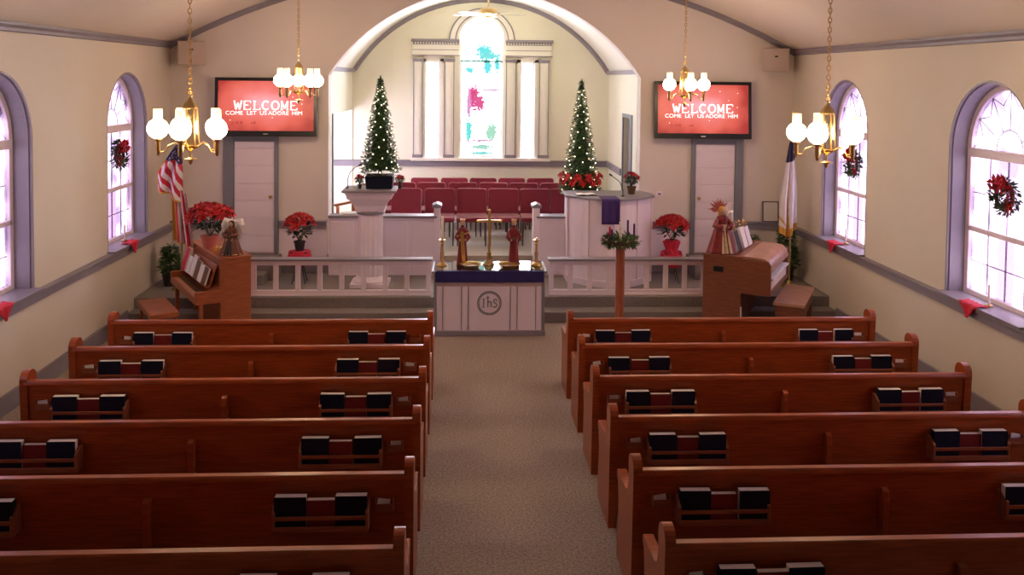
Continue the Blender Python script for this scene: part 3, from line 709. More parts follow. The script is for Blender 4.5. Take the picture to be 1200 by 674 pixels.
# ================================================================ COMMUNION RAILS
def rail(x0, x1, n, lab):
    y = 12.49; t = thing('communion_rail', lab, 'railing', ((x0+x1)/2, y, PZ)); h = (x1-x0)/2; Z = .53
    m = M(); m.box((-h-.02, -.085, Z-.03), (h+.02, .085, Z)); m.build('rail_cap', 'grey', t, bev=.008)
    m = M(); m.box((-h, -.03, Z-.10), (h, .03, Z-.03)); m.build('top_rail', 'white', t, bev=.004)
    m = M(); m.box((-h, -.03, .02), (h, .03, .075)); m.box((-h, -.045, 0), (h, .045, .022)); m.build('bottom_rail', 'white', t, bev=.004)
    for i in range(n+1):
        x = -h+.035+(2*h-.07)*i/n; M().box((x-.035, -.022, .07), (x+.035, .022, Z-.09)).build('baluster', 'white', t, bev=.004)
rail(-3.15, -.64, 8, 'white communion rail with grey cap, left of the altar table'); rail(1.03, 3.30, 8, 'white communion rail with grey cap, right of the altar table')

# ================================================================ LECTERN AND PULPIT
t = thing('lectern', 'white fluted column lectern with flared top carrying the left Christmas tree', 'lectern', (-1.56, 13.15, PZ))
m = M(); m.box((-.28, -.25, 0), (.28, .25, .05)); m.lathe([(.26, .05), (.26, .08), (.22, .11), (.20, .14)], 28); m.build('base', 'white', t, smooth=True)
m = M(); m.lathe([(.185, .14), (.178, 1.08)], 48, fn=lambda a, z, r: (r*(1+.03*math.cos(16*a)),)*2); m.build('shaft', 'white', t, smooth=True)
m = M(); m.lathe([(.20, 1.06), (.215, 1.09), (.20, 1.11)], 28); m.build('neck_ring', 'grey', t, smooth=True)
m = M()
def sq(z0, h0, z1, h1): m.hexa([(-h0, -h0*.8, z0), (h0, -h0*.8, z0), (h0, h0*.8, z0), (-h0, h0*.8, z0), (-h1, -h1*.8, z1), (h1, -h1*.8, z1), (h1, h1*.8, z1), (-h1, h1*.8, z1)])
sq(1.10, .20, 1.20, .235); sq(1.20, .235, 1.30, .30); sq(1.30, .32, 1.36, .335); sq(1.36, .335, 1.40, .36); m.build('capital', 'white', t, bev=.01)
M().box((-.39, -.32, 1.40), (.39, .32, 1.435)).build('top', 'grey', t, bev=.008)
LT = PZ+1.436
def gooseneck(loc, pts, lab):
    t = thing('microphone', lab, 'microphone', loc); M().lathe([(.03, 0), (.03, .008), (.01, .02)], 12).build('base', 'black', t)
    M().tube(pts, .006, 6).build('gooseneck', 'black', t, smooth=True); p = Vector(pts[-1]); q = (p-Vector(pts[-2])).normalized(); M().tube([p, p+q*.05], [.012, .015], 8).build('head', 'black', t, smooth=True)
gooseneck((-1.90, 13.12, LT), [(0, 0, 0), (0, 0, .12), (.03, -.0, .22), (.10, .02, .30), (.16, .04, .33)], 'black gooseneck microphone on the left edge of the column lectern')
def pulpit_outline(off=0):
    p = [(1.40-off, 13.85), (1.40-off, 13.50)]
    for i in range(15):
        u = i/14; x = 1.40-off+(1.27+2*off)*u; y = 13.42-off-.56*math.sin(PI*min(1, u*.92+.04))**.9; p.append((x, y))
    p += [(2.67+off, 13.55), (2.595, 13.85) if off else (2.595, 13.85)]
    return p
t = thing('pulpit', 'white bow-fronted pulpit with grey top on the right of the chancel', 'pulpit', (0, 0, PZ))
M().prism(pulpit_outline(), 'z', 0, 1.29).build('body', 'white', t, bev=.006)
m = M()
po = pulpit_outline(.012)[2:17]
for i in (0, 3, 7, 11, 14): m.tube([(po[i][0], po[i][1]+.004, .0), (po[i][0], po[i][1]+.004, 1.28)], .012, 6)
m.build('panel_moulding', 'white', t)
M().prism(pulpit_outline(.045), 'z', 1.29, 1.325).build('top', 'grey', t, bev=.006)
m = M(); m.prism(pulpit_outline(.02), 'z', 0, .10); m.build('plinth', 'white', t, bev=.004)
PT = PZ+1.326
m = M(); px, py = 1.96, 12.81
m.grid(lambda u, v: (px-.135+.27*u, (py+.36-.385*v*2) if v < .5 else py-.025-.012*math.sin(u*14)*(v-.5), PT+.004 if v < .5 else PT+.004-.37*(v-.5)*2), 14, 20)
o = m.build('purple_antependium', 'purple', smooth=2); o.modifiers.new('s', 'SOLIDIFY').thickness = .004; tag(o, 'purple cloth hanging over the front of the pulpit', 'cloth')
t = thing('open_book', 'open white book lying on the left of the pulpit top', 'book', (1.66, 13.28, PT), .1)
m = M(); m.grid(lambda u, v: (-.15+.3*u, -.1+.2*v, .012+.02*abs(math.sin(PI*u*2))*.6), 16, 2); m.build('pages', 'page', t, smooth=2); M().box((-.155, -.105, 0), (.155, .105, .008)).build('cover', 'cover', t)
gooseneck((2.2, 13.15, PT), [(0, 0, 0), (0, 0, .10), (-.05, .02, .22), (-.16, .05, .30)], 'black gooseneck microphone on the pulpit beside the purple cloth')

# ================================================================ PLANTS
def bract(m, base, d, up_, L, W, mi=0):
    d = Vector(d).normalized(); u = Vector(up_); s = d.cross(u).normalized(); u = s.cross(d)
    b = Vector(base); vs = [b, b+d*L*.45+s*W/2+u*L*.05, b+d*L, b+d*L*.45-s*W/2+u*L*.05, b+d*L*.5-u*L*.02]
    m.add(vs, [(0, 1, 4), (1, 2, 4), (2, 3, 4), (3, 0, 4)], mi)
def flower_mesh(seed):
    r = random.Random(seed); m = M()
    for ring_, (n, L, el) in enumerate(((7, .105, .12), (6, .075, .45), (4, .04, .9))):
        for k in range(n):
            a = 2*PI*(k+.5*ring_)/n+r.uniform(-.2, .2); e = el+r.uniform(-.15, .2)
            bract(m, (0, 0, .005*ring_), (math.cos(a)*math.cos(e), math.sin(a)*math.cos(e), math.sin(e)), (0, 0, 1), L*r.uniform(.85, 1.15), L*.5)
    m.ball((0, 0, .015), .008, 6, 4, mi=1)
    return m
FL = []
for i in range(3):
    o = flower_mesh(i).build('flower', ['red', 'gold'], keep=True); COL.objects.unlink(o); FL.append(o)
def flower(parent, loc, d, sc):
    o = FL[random.randrange(3)].copy(); COL.objects.link(o); o.parent = parent; o.location = loc; o.scale = (sc,)*3
    o.rotation_euler = Vector(d).to_track_quat('Z', 'Y').to_euler(); return o
def leaves(m, c, rx, rz, n, L, mi=0, seed=1, low=-.6):
    r = random.Random(seed)
    for _ in range(n):
        a = r.uniform(0, 2*PI); e = r.uniform(low, 1.0); rr = r.uniform(.5, 1)
        p = (c[0]+rx*rr*math.cos(a)*math.cos(e), c[1]+rx*rr*math.sin(a)*math.cos(e), c[2]+rz*rr*math.sin(e))
        bract(m, p, (math.cos(a+r.uniform(-.6, .6)), math.sin(a+r.uniform(-.6, .6)), math.sin(e)*.6+r.uniform(-.4, .4)), (0, 0, 1), L*r.uniform(.7, 1.2), L*.5, mi)
def poinsettia(loc, lab, H, rad, nfl, pot='clay', pr=.09, ph=.15, fs=1.0, seed=1, skirt=None):
    random.seed(seed); t = thing('potted_poinsettia', lab, 'plant', loc)
    m = M(); m.lathe([(pr*.72, 0), (pr*.95, ph*.85), (pr*1.05, ph*.86), (pr*1.05, ph), (pr*.9, ph), (pr*.85, ph*.9), (.001, ph*.88)], 20); m.build('pot', pot, t, smooth=True)
    m = M()
    for k in range(7):
        a = k*2*PI/7; m.tube([(0, 0, ph*.85), (rad*.35*math.cos(a), rad*.35*math.sin(a), ph+H*.3), (rad*.6*math.cos(a), rad*.6*math.sin(a), ph+H*.6)], .005, 5)
    m.build('stems', 'leaf', t)
    m = M(); leaves(m, (0, 0, ph+H*.42), rad*.8, H*.4, 170, .09*fs, seed=seed); m.build('leaves', 'leaf', t, keep=True)
    for k in range(nfl):
        g = k/(nfl-.5); el = PI/2-(g**.6)*1.35; a = k*2.4
        p = (rad*math.cos(el)*math.cos(a), rad*math.cos(el)*math.sin(a), ph+H*.5+H*.42*math.sin(el))
        flower(t, p, (math.cos(el)*math.cos(a), math.cos(el)*math.sin(a), math.sin(el)+.35), fs*random.uniform(.85, 1.15))
    if skirt:
        m = M(); m.lathe([(pr*1.25, ph*.9), (pr*1.02, ph*.5), (pr*.8, ph*.15), (pr*1.5, .0)], 36, fn=lambda a, z, r: (r*(1+.12*math.sin(9*a)),)*2); m.build('wrapping', skirt, t, smooth=2)
    return t
poinsettia((-3.50, 11.72, 1.12), 'large red poinsettia in a pink wrapped pot on top of the piano', .42, .27, 22, 'foil', .12, .17, 1.2, 4)
def plant_stand(x, y, h, lab, wire):
    t = thing('plant_stand', lab, 'plant stand', (x, y, PZ), group='plant stands by the front wall')
    M().lathe([(.15, h-.02), (.15, h)], 24).build('top', 'steel', t)
    for k in range(4):
        a = PI/4+k*PI/2; M().tube([(.12*math.cos(a), .12*math.sin(a), h-.02), (.07*math.cos(a), .07*math.sin(a), h*.5), (.14*math.cos(a), .14*math.sin(a), 0)], .007, 6).build('leg', 'steel', t, smooth=True)
def star_cloth(x, y, z, lab, r=.2):
    m = M(); n = 32
    def f(u, v):
        a = 2*PI*u; rr = v*(r+.07*abs(math.cos(2*a))); drop = 0 if v < .62 else (v-.62)**1.2*.45*(1+.5*abs(math.cos(2*a)))
        rr = min(rr, .155+.1*max(0, v-.62)) if v > .62 else rr
        return (x+rr*math.cos(a), y+rr*math.sin(a), z+.004-drop)
    m.grid(f, 48, 12); o = m.build('red_cloth', 'redcloth', smooth=2); o.modifiers.new('s', 'SOLIDIFY').thickness = .003; tag(o, lab, 'cloth', 'red cloths under the poinsettias')
plant_stand(-2.62, 13.25, .48, 'slim metal plant stand under the poinsettia left of the lectern', 1)
star_cloth(-2.62, 13.25, PZ+.48, 'red cloth draped on the plant stand left of the lectern')
poinsettia((-2.62, 13.25, PZ+.488), 'red poinsettia in a dark pot beside the left door', .42, .21, 16, 'clay', .085, .14, 1.05, 5)
plant_stand(2.98, 13.25, .46, 'slim metal plant stand under the poinsettia right of the pulpit', 1)
star_cloth(2.98, 13.25, PZ+.46, 'red cloth draped on the plant stand right of the pulpit')
poinsettia((2.98, 13.25, PZ+.468), 'red poinsettia in a red wrapped pot beside the right door', .38, .22, 20, 'redcloth', .10, .18, 1.1, 6, skirt='redcloth')
t = poinsettia((2.38, 13.42, PT), 'small poinsettia with dark green leaves on the right of the pulpit', .22, .10, 6, 'brownc', .07, .12, .75, 8)

def conifer(x, y, z, H, rad, lab, seed, stand):
    r = random.Random(seed); t = thing('christmas_tree', lab, 'tree', (x, y, z), group='lit Christmas trees')
    M().tube([(0, 0, 0), (0, 0, H*.97)], [.03, .006], 8).build('trunk', 'bark', t)
    m = M(); N = 70
    m.lathe([(.02, .06), (rad*.5, .10), (rad*.4, H*.3), (rad*.2, H*.65), (.006, H*.85)], 16)
    for i in range(N):
        g = i/(N-1); zz = .08+g*(H-.16); rr = rad*(1-g)**.85+.012
        nb = max(5, int(15*(1-g))+4)
        for k in range(nb):
            a = 2*PI*k/nb+i*.7+r.uniform(-.15, .15); L = rr*r.uniform(.78, 1.08); dr_ = -.25*L
            p1 = Vector((L*math.cos(a), L*math.sin(a), zz+dr_+r.uniform(-.02, .02))); p0 = Vector((0, 0, zz+.02)); d = (p1-p0)
            for q in range(4):
                f = .42+.58*q/3; c = p0+d*f
                for s in (-1, 1):
                    dd = Vector((math.cos(a+s*.8), math.sin(a+s*.8), .15+r.uniform(-.2, .3))); bract(m, c, dd, (0, 0, 1), .065*(1-.3*g), .026)
            bract(m, p0+d*.9, d, (0, 0, 1), .06, .02)
    for k in range(6): bract(m, (0, 0, H-.13), (math.cos(k)*.12, math.sin(k)*.12, 1), (1, 0, 0), .13, .014)
    m.build('needles', 'pine', t, keep=True)
    b0 = M().ball((0, 0, 0), .0075, 8, 5).build('light_bulb', 'bulb'); COL.objects.unlink(b0)
    for i in range(96):
        g = ((i+.5)/96)**1.25*.97; a = i*2.39996; rr = (rad*(1-g)**.85+.015)*1.02
        b = b0.copy(); COL.objects.link(b); b.parent = t; b.location = (rr*math.cos(a), rr*math.sin(a), .10+g*(H-.22)-.2*rr)
    return t
# left tree in a black planter on the lectern
t = thing('planter', 'square black planter on the column lectern holding the left tree', 'planter', (-1.43, 13.17, LT))
m = M(); m.hexa([(-.19, -.15, 0), (.19, -.15, 0), (.19, .15, 0), (-.19, .15, 0), (-.205, -.165, .19), (.205, -.165, .19), (.205, .165, .19), (-.205, .165, .19)]); m.build('box', 'cover', t, bev=.01)
M().box((-.19, -.15, .188), (.19, .15, .2)).build('soil', 'bark', t)
conifer(-1.43, 13.19, LT+.20, 1.48, .27, 'slim lit Christmas tree in the black planter on the lectern, left of the window', 11, None)
for k, (x, y, z) in enumerate(((-1.72, 13.10, LT), (-1.13, 13.10, LT))):
    poinsettia((x, y, z), 'small red poinsettia tucked at the %s of the black planter on the lectern' % ('left' if k == 0 else 'right'), .14, .055, 5, 'clay', .035, .06, .5, 20+k)
t = thing('tree_stand', 'white pedestal behind the pulpit carrying the right Christmas tree', 'stand', (1.74, 14.25, CHZ))
M().box((-.16, -.16, 0), (.16, .16, .05)).build('base', 'white', t, bev=.005); M().box((-.13, -.13, .05), (.13, .13, .88)).build('column', 'white', t, bev=.005); M().box((-.2, -.2, .88), (.2, .2, .92)).build('top', 'white', t, bev=.005)
conifer(1.70, 14.25, CHZ+.921, 1.88, .29, 'slim lit Christmas tree ringed with poinsettias behind the pulpit, right of the window', 12, None)
random.seed(9); t = thing('poinsettia_ring', 'band of red poinsettias round the foot of the right Christmas tree', 'flowers', (1.70, 14.25, CHZ+.922))
m = M(); leaves(m, (0, 0, .08), .30, .10, 380, .11, seed=5, low=-.9); m.build('leaves', 'pine', t, keep=True)
for k in range(24):
    a = 2*PI*k/24; rr = .31+.02*(k % 2); flower(t, (rr*math.cos(a), rr*math.sin(a), .20+.09*(k % 2)), (math.cos(a), math.sin(a), .5), .85)

# ================================================================ ADVENT WREATH
t = thing('advent_wreath_stand', 'tall red oak floor stand holding the advent wreath in front of the right rail', 'stand', (1.84, 11.3, 0))
m = M(); m.box((-.055, -.03, .03), (-.018, .03, 1.22)); m.box((.018, -.03, .03), (.055, .03, 1.22)); m.box((-.018, -.018, .05), (.018, .018, 1.2)); m.build('post', 'postw', t, bev=.005)
m = M(); m.box((-.24, -.04, 0), (.24, .04, .04)); m.box((-.04, -.24, 0), (.04, .24, .04)); m.build('foot', 'postw', t, bev=.006)
M().lathe([(.06, 1.2), (.12, 1.225), (.12, 1.235)], 16).build('top_plate', 'brass', t)
t = thing('advent_wreath', 'round evergreen advent wreath on the red oak stand', 'wreath', (1.84, 11.3, 1.236))
def greenery(m, Rm, rm, n, L, seed, ax='z', mi=0):
    r = random.Random(seed)
    for i in range(n):
        a = r.uniform(0, 2*PI); b = r.uniform(0, 2*PI); q = rm*r.uniform(.3, 1)
        c = ((Rm+q*math.cos(b))*math.cos(a), (Rm+q*math.cos(b))*math.sin(a), q*math.sin(b)); d = (math.cos(a)*math.cos(b)-math.sin(a)*.8, math.sin(a)*math.cos(b)+math.cos(a)*.8, math.sin(b)+r.uniform(-.3, .3))
        bract(m, c, d, (r.uniform(-1, 1), r.uniform(-1, 1), 1), L*r.uniform(.6, 1.2), L*.3, mi)
m = M(); greenery(m, .17, .055, 620, .075, 3); m.build('greenery', 'pine', t, keep=True, loc=(0, 0, .055))
M().tube([(.17*math.cos(a), .17*math.sin(a), .05) for a in [2*PI*i/24 for i in range(24)]], .03, 8, closed=True).build('ring', 'bark', t)
for k in range(8):
    a = k*PI/4+.3; M().ball((.2*math.cos(a), .2*math.sin(a), .08), .012, 8, 6).build('berry', 'cream', t)
for k, (dx, dy, h, mt, rr, lab) in enumerate(((-.13, -.10, .14, 'candp', .014, 'short purple advent candle at the left of the wreath'), (.115, .115, .22, 'candp', .014, 'tall purple advent candle at the back of the wreath'),
        (.165, -.06, .20, 'candp', .014, 'purple advent candle at the right of the wreath'), (-.12, .12, .13, 'redcloth', .014, 'pink advent candle at the back left of the wreath'), (0, 0, .30, 'candw', .02, 'thick white centre candle of the advent wreath'))):
    z = 1.236+(.085 if k < 4 else 0); c = thing('candle', lab, 'candle', (1.84+dx, 11.3+dy, z), group='advent candles')
    M().lathe([(rr, 0), (rr, h), (rr*.7, h+.004)], 12).build('wax', mt, c, smooth=True); M().tube([(0, 0, h), (0, 0, h+.018)], .0015, 4).build('wick', 'black', c)
    if k == 4:
        m = M()
        for j in range(3): m.ball((0, -rr, .10+.06*j), (.009, .002, .012), 6, 4)
        m.build('emblem', 'gold', c)

# ================================================================ PIANO
PA = R(29.5)
PO = Vector((-2.86, 11.25, 0)); e1 = Vector((-math.sin(PA), math.cos(PA), 0)); e2 = Vector((-math.cos(PA), -math.sin(PA), 0))
# local frame: x along the length (away from the viewer), y towards the player
t = thing('upright_piano', 'walnut upright piano angled in the left front corner', 'piano', PO)
t.rotation_euler = (0, 0, math.atan2(e1.y, e1.x)); PL_ = 1.42
m = M()
m.box((0, 0, .04), (.035, .38, 1.09)); m.box((PL_-.035, 0, .04), (PL_, .38, 1.09)); m.box((.035, .0, .04), (PL_-.035, .03, 1.09)); m.box((.035, .30, .05), (PL_-.035, .33, .55)); m.box((.035, .34, .72), (PL_-.035, .36, 1.09)); m.build('case', 'pwood', t, bev=.006)
m = M(); m.box((-.012, -.01, 1.09), (PL_+.012, .40, 1.12)); m.build('lid', 'pwood', t, bev=.006)
m = M(); m.box((0, .33, .56), (PL_, .68, .62)); m.box((0, .33, .62), (.05, .68, .72)); m.box((PL_-.05, .33, .62), (PL_, .68, .72)); m.box((.05, .655, .62), (PL_-.05, .68, .65)); m.build('key_bed', 'pwood', t, bev=.006)
m = M(); nk = 52
for i in range(nk):
    x = .06+(PL_-.12)*i/nk; m.box((x, .50, .62), (x+(PL_-.12)/nk-.002, .65, .645))
m.build('white_keys', 'whitekey', t)
m = M()
for i in range(nk-1):
    if i % 7 not in (2, 6):
        x = .06+(PL_-.12)*(i+1)/nk; m.box((x-.006, .50, .645), (x+.006, .595, .657))
m.build('black_keys', 'brownc', t)
m = M(); m.hexa([(.05, .36, .70), (PL_-.05, .36, .70), (PL_-.05, .48, .70), (.05, .48, .70), (.05, .36, .74), (PL_-.05, .36, .74), (PL_-.05, .44, .73), (.05, .44, .73)]); m.build('fallboard', 'pwood', t, bev=.004)
m = M(); m.hexa([(.15, .46, .735), (PL_-.15, .46, .735), (PL_-.15, .475, .735), (.15, .475, .735), (.15, .375, 1.0), (PL_-.15, .375, 1.0), (PL_-.15, .39, 1.0), (.15, .39, 1.0)]); m.box((.15, .46, .732), (PL_-.15, .52, .742)); m.build('music_desk', 'pwood', t, bev=.003)
for x in (.03, PL_-.08): M().box((x, .58, 0), (x+.05, .63, .56)).build('leg', 'pwood', t, bev=.006)
for i in range(3):
    x = .62+.09*i; M().box((x, .33, .05), (x+.022, .42, .062)).build('pedal', 'brass', t, bev=.003)
m = M(); m.box((0, 0, 0), (PL_, .36, .045)); m.build('plinth', 'pwood', t, bev=.004)
def pl(x, y, z): return PO+e1*x+e2*y+Vector((0, 0, z))
prot = t.rotation_euler.z
t = thing('piano_bench', 'walnut piano bench in front of the keyboard', 'bench', pl(.60, 1.00, 0), prot)
M().box((-.42, -.17, .40), (.42, .17, .47)).build('seat', 'pwood', t, bev=.008)
for sx in (-1, 1):
    for sy in (-1, 1): M().tube([(sx*.37, sy*.13, .41), (sx*.38, sy*.14, 0)], [.024, .017], 10).build('leg', 'pwood', t, smooth=True)
def song_book(loc, rz, tilt, W, H, T, cov, lab, group=None):
    t = thing('song_book', lab, 'book', loc, rz, group); t.rotation_euler = (tilt, 0, rz)
    m = M(); m.box((-W/2, -T/2, 0), (W/2, -T/2+.003, H)); m.box((-W/2, T/2-.003, 0), (W/2, T/2, H)); m.build('cover', cov, t); M().box((-W/2+.002, -T/2+.003, .003), (W/2-.004, T/2-.003, H-.003)).build('pages', 'page', t)
for i, (x, W, H, T, cov, lab) in enumerate(((.30, .17, .22, .03, 'brownc', 'brown song book at the near end of the piano music desk'), (.49, .17, .22, .03, 'page', 'slim white song book beside the brown one on the piano desk'),
        (.68, .19, .24, .035, 'brownc', 'tan song book in the middle of the piano music desk'), (.89, .20, .27, .02, 'paper', 'tall white song book on the piano music desk'), (1.10, .19, .22, .02, 'paper', 'white song book leaning next to the red one'), (1.27, .18, .31, .05, 'fred', 'tall red song book at the far end of the piano desk'))):
    song_book(pl(x, .515+.004*i, .744), prot, R(17), W, H, T, cov, lab, 'song books on the piano')

# ================================================================ ANGELS
def arm_tube(m, pts, r): m.tube(pts, r, 10)
def angel(loc, H, kind, lab):
    s = H/.45; t = thing('angel_figurine', lab, 'figurine', loc); t.rotation_euler = (0, 0, .15 if kind == 'red' else -.2)
    rm = 'robe_r' if kind == 'red' else 'robe_b'
    m = M(); robe(m, [(.135*s, 0), (.13*s, .02*s), (.105*s, .10*s), (.075*s, .20*s), (.045*s, .26*s), (.05*s, .30*s), (.05*s, .325*s), (.02*s, .345*s)], 9, .08, flat=.85); m.build('robe', rm, t, smooth=2)
    m = M(); m.grid(lambda u, v: ((u-.5)*(.11-.06*v)*s, (-.118+.075*v+.012*math.cos(u*18)*(1-v))*s, (.01+.25*v)*s), 12, 10); m.build('front_panel', 'cream' if kind == 'red' else 'robe_g', t, smooth=2)
    m = M(); m.ball((0, -.01*s, .375*s), (.028*s, .031*s, .036*s), 14, 10); m.ball((0, -.041*s, .371*s), (.004*s, .007*s, .006*s), 6, 4); m.tube([(0, 0, .32*s), (0, 0, .35*s)], .013*s, 8); m.build('head', 'skin', t, smooth=2)
    m = M(); m.ball((0, .004*s, .385*s), (.038*s, .036*s, .038*s), 12, 8); m.ball((-.022*s, .005*s, .35*s), (.018*s, .02*s, .03*s), 8, 6); m.ball((.022*s, .005*s, .35*s), (.018*s, .02*s, .03*s), 8, 6); m.build('hair', 'hair' if kind != 'red' else 'fringe', t, smooth=2)
    for q in (-1, 1):
        m = M(); m.tube([(q*.045*s, 0, .305*s), (q*.085*s, -.03*s, .25*s), (q*.03*s, -.085*s, .235*s)], [.02*s, .026*s, .028*s], 10); m.ball((q*.018*s, -.095*s, .24*s), (.009*s, .013*s, .008*s), 8, 6, mi=1); m.build('arm', [rm, 'skin'], t, smooth=2)
    for q in (-1, 1):
        if kind == 'red' and q < 0: continue
        m = M(); n = 9
        for k in range(n):
            a = R(95)-k*R(18); L = (.20-.008*k)*s*(.85 if kind == 'red' else .8); b = (q*(.015+.004*k)*s, .055*s, (.30-.012*k)*s+(.03*s if kind != 'red' else .03*s))
            bract(m, b, (q*math.cos(a) if a < PI/2 else q*.05, .12, math.sin(a)), (0, -1, 0), L*(.8 if k < 7 else .6), .05*s)
        if kind != 'red':
            m.tube([(q*.02*s, .045*s, .31*s), (q*.045*s, .05*s, .40*s), (q*.09*s, .05*s, .41*s), (q*.12*s, .045*s, .35*s), (q*.125*s, .045*s, .27*s)], [.022*s, .042*s, .045*s, .035*s, .012*s], 8)
        else: m.tube([(q*.03*s, .05*s, .26*s), (q*.065*s, .05*s, .37*s), (q*.095*s, .05*s, .36*s), (q*.105*s, .05*s, .30*s), (q*.09*s, .05*s, .22*s)], [.018*s, .034*s, .036*s, .03*s, .01*s], 8)
        m.build('wing', 'feather', t, keep=False)
    if kind == 'red':
        m = M(); r = random.Random(4)
        for k in range(26):
            a = R(200)-k*R(6.5); bract(m, (-.02*s, .02*s, .385*s), (math.cos(a), r.uniform(-.3, .3), math.sin(a)+.1), (0, -1, 0), r.uniform(.07, .125)*s, .02*s)
        m.build('feather_headdress', 'pink', t, keep=True)
    else:
        m = M(); m.tube([(.1*s*math.cos(a)*(1.28), .085*s*math.sin(a)*1.35-.0, .012*s) for a in [2*PI*i/24 for i in range(24)]], .006*s, 5, closed=True); m.tube([(-.05*s, -.10*s, .02*s), (-.02*s, -.075*s, .12*s), (-.045*s, -.055*s, .24*s)], .005*s, 5); m.tube([(.05*s, -.10*s, .02*s), (.02*s, -.075*s, .12*s), (.045*s, -.055*s, .24*s)], .005*s, 5); m.build('gold_trim', 'gold', t, smooth=True)
    return t
p = pl(.16, .20, 1.121); angel(p, .46, 'brown', 'brown-robed angel figurine with white wings on the near end of the piano')
t = thing('gold_bow', 'loose gold ribbon bow lying on the piano beside the angel', 'bow', pl(.42, .30, 1.121)); m = M()
for a in (0, 1.2, 2.4, 3.6, 4.9): m.tube([(0, 0, .01), (.05*math.cos(a), .05*math.sin(a), .06), (.10*math.cos(a), .10*math.sin(a), .03), (.05*math.cos(a+.4), .05*math.sin(a+.4), .01)], .01, 5)
m.build('ribbon', 'fringe', t, smooth=True)

# ================================================================ ORGAN
OA = R(30); OO = Vector((3.00, 11.55, 0)); f1 = Vector((math.sin(OA), math.cos(OA), 0)); f2 = Vector((math.cos(OA), -math.sin(OA), 0))
t = thing('organ', 'dark walnut console organ with roll top in the right front corner', 'organ', OO); t.rotation_euler = (0, 0, math.atan2(f2.y, f2.x)); OL = 1.30
# local: x towards the player, y along the length (away)
m = M()
for y0, y1 in ((0, .04), (OL-.04, OL)): m.prism([(0, 0), (.50, 0), (.50, .60), (.88, .60), (.88, 1.0), (.85, 1.05), (.50, 1.062), (0, 1.06)], 'y', y0, y1)
m.box((0, .04, 0), (.03, OL-.04, 1.06)); m.box((.40, .04, 0), (.44, OL-.04, .60)); m.box((.40, .04, .60), (.88, OL-.04, .66)); m.build('case', 'owood', t, bev=.006)
m = M(); m.box((-.01, -.01, 1.06), (.52, OL+.01, 1.085)); m.build('top', 'owood', t, bev=.006)
m = M(); m.prism([(.52, 1.085), (.70, 1.085), (.80, 1.07), (.86, 1.02), (.885, .92), (.865, .92), (.84, 1.01), (.78, 1.05), (.68, 1.065), (.52, 1.065)], 'y', .04, OL-.04); m.build('roll_top', 'tan', t, smooth=True)
m = M(); m.box((.50, .04, .66), (.86, OL-.04, .80)); m.box((.62, .06, .80), (.90, OL-.06, .825)); m.build('manuals', 'page', t, bev=.004)
m = M(); m.box((.50, -.005, .02), (.515, .02, .42)); m.build('side_vent', 'paper', t)
m = M()
for i in range(13): m.box((.45, .25+.065*i, .02), (.85, .28+.065*i, .05))
m.build('pedal_board', 'black', t, bev=.003)
m = M(); m.box((.14, -.012, .86), (.27, .002, .93)); m.build('side_socket', 'black', t, bev=.004)
m = M(); m.hexa([(.36, .35, 1.09), (.38, .35, 1.09), (.38, OL-.15, 1.09), (.36, OL-.15, 1.09), (.27, .35, 1.32), (.29, .35, 1.32), (.29, OL-.15, 1.32), (.27, OL-.15, 1.32)]); m.box((.36, .35, 1.085), (.44, OL-.15, 1.095)); m.build('music_desk', 'owood', t, bev=.003)
def ol(x, y, z): return OO+f2*x+f1*y+Vector((0, 0, z))
orot = math.atan2(f1.y, f1.x)
for i, (y, W, H, T, cov, lab) in enumerate(((.36, .2, .27, .03, 'cover', 'black-covered song book at the near end of the organ music desk'), (.60, .22, .28, .045, 'page', 'thick white hymn book on the organ music desk'), (.84, .2, .26, .02, 'paper', 'white sheet music at the far end of the organ desk'))):
    song_book(ol(.40+.02*i, y, 1.10), orot, R(-17)*-1*-1, W, H, T, cov, lab, 'song books on the organ')
angel(ol(.20, .17, 1.086), .66, 'red', 'tall red-robed angel figurine with a pink feather headdress on the organ')
t = thing('gold_ornament', 'small gold leaf spray behind the books on the organ', 'ornament', ol(.25, .95, 1.086)); m = M(); leaves(m, (0, 0, .24), .10, .10, 60, .06, seed=3); m.build('leaves', 'gold', t, keep=True); M().tube([(0, 0, 0), (0, 0, .24)], .006, 5).build('stem', 'gold', t)
t = thing('organ_bench', 'walnut organ bench with its top coloured pale for window light beside the organ', 'bench', (4.31, 11.70, 0), -R(28))
M().box((-.20, -.58, .45), (.20, .58, .49)).build('seat', 'tan', t, bev=.006)  # paler than the bench wood: window light put into the seat colour
for s in (-1, 1): M().box((-.17, s*.53-.02, 0), (.17, s*.53+.02, .45)).build('side_panel', 'owood', t, bev=.006)
M().box((-.18, -.52, .30), (-.16, .52, .45)).build('apron', 'owood', t, bev=.003); M().box((.16, -.52, .30), (.18, .52, .45)).build('apron', 'owood', t, bev=.003)

# ================================================================ FLAGS
def flag_pole(x, y, top, lab, z0, knob):
    t = thing('flag_pole', lab, 'flag pole', (x, y, z0)); M().tube([(0, 0, .03), (0, 0, top-z0)], .013, 10).build('pole', 'pole', t, smooth=True)
    M().lathe([(.13, 0), (.13, .02), (.05, .05), (.03, .09)], 20).build('base', 'brass', t, smooth=True); M().lathe([(.013, 0), (.025, .02), (.012, .05), (.018, .07), (.001, .13)], 10, (0, 0, top-z0)).build('finial', 'gold', t, smooth=True)
flag_pole(-4.22, 12.85, 2.55, 'wooden pole of the striped flag behind the piano', PZ, 1)
flag_pole(4.70, 12.95, 2.82, 'wooden flag pole in the right front corner', PZ, 1)
def star(px, pz, r): return [(px+(r if k % 2 == 0 else r*.4)*math.cos(PI/2+k*PI/5), pz+(r if k % 2 == 0 else r*.4)*math.sin(PI/2+k*PI/5)) for k in range(10)]
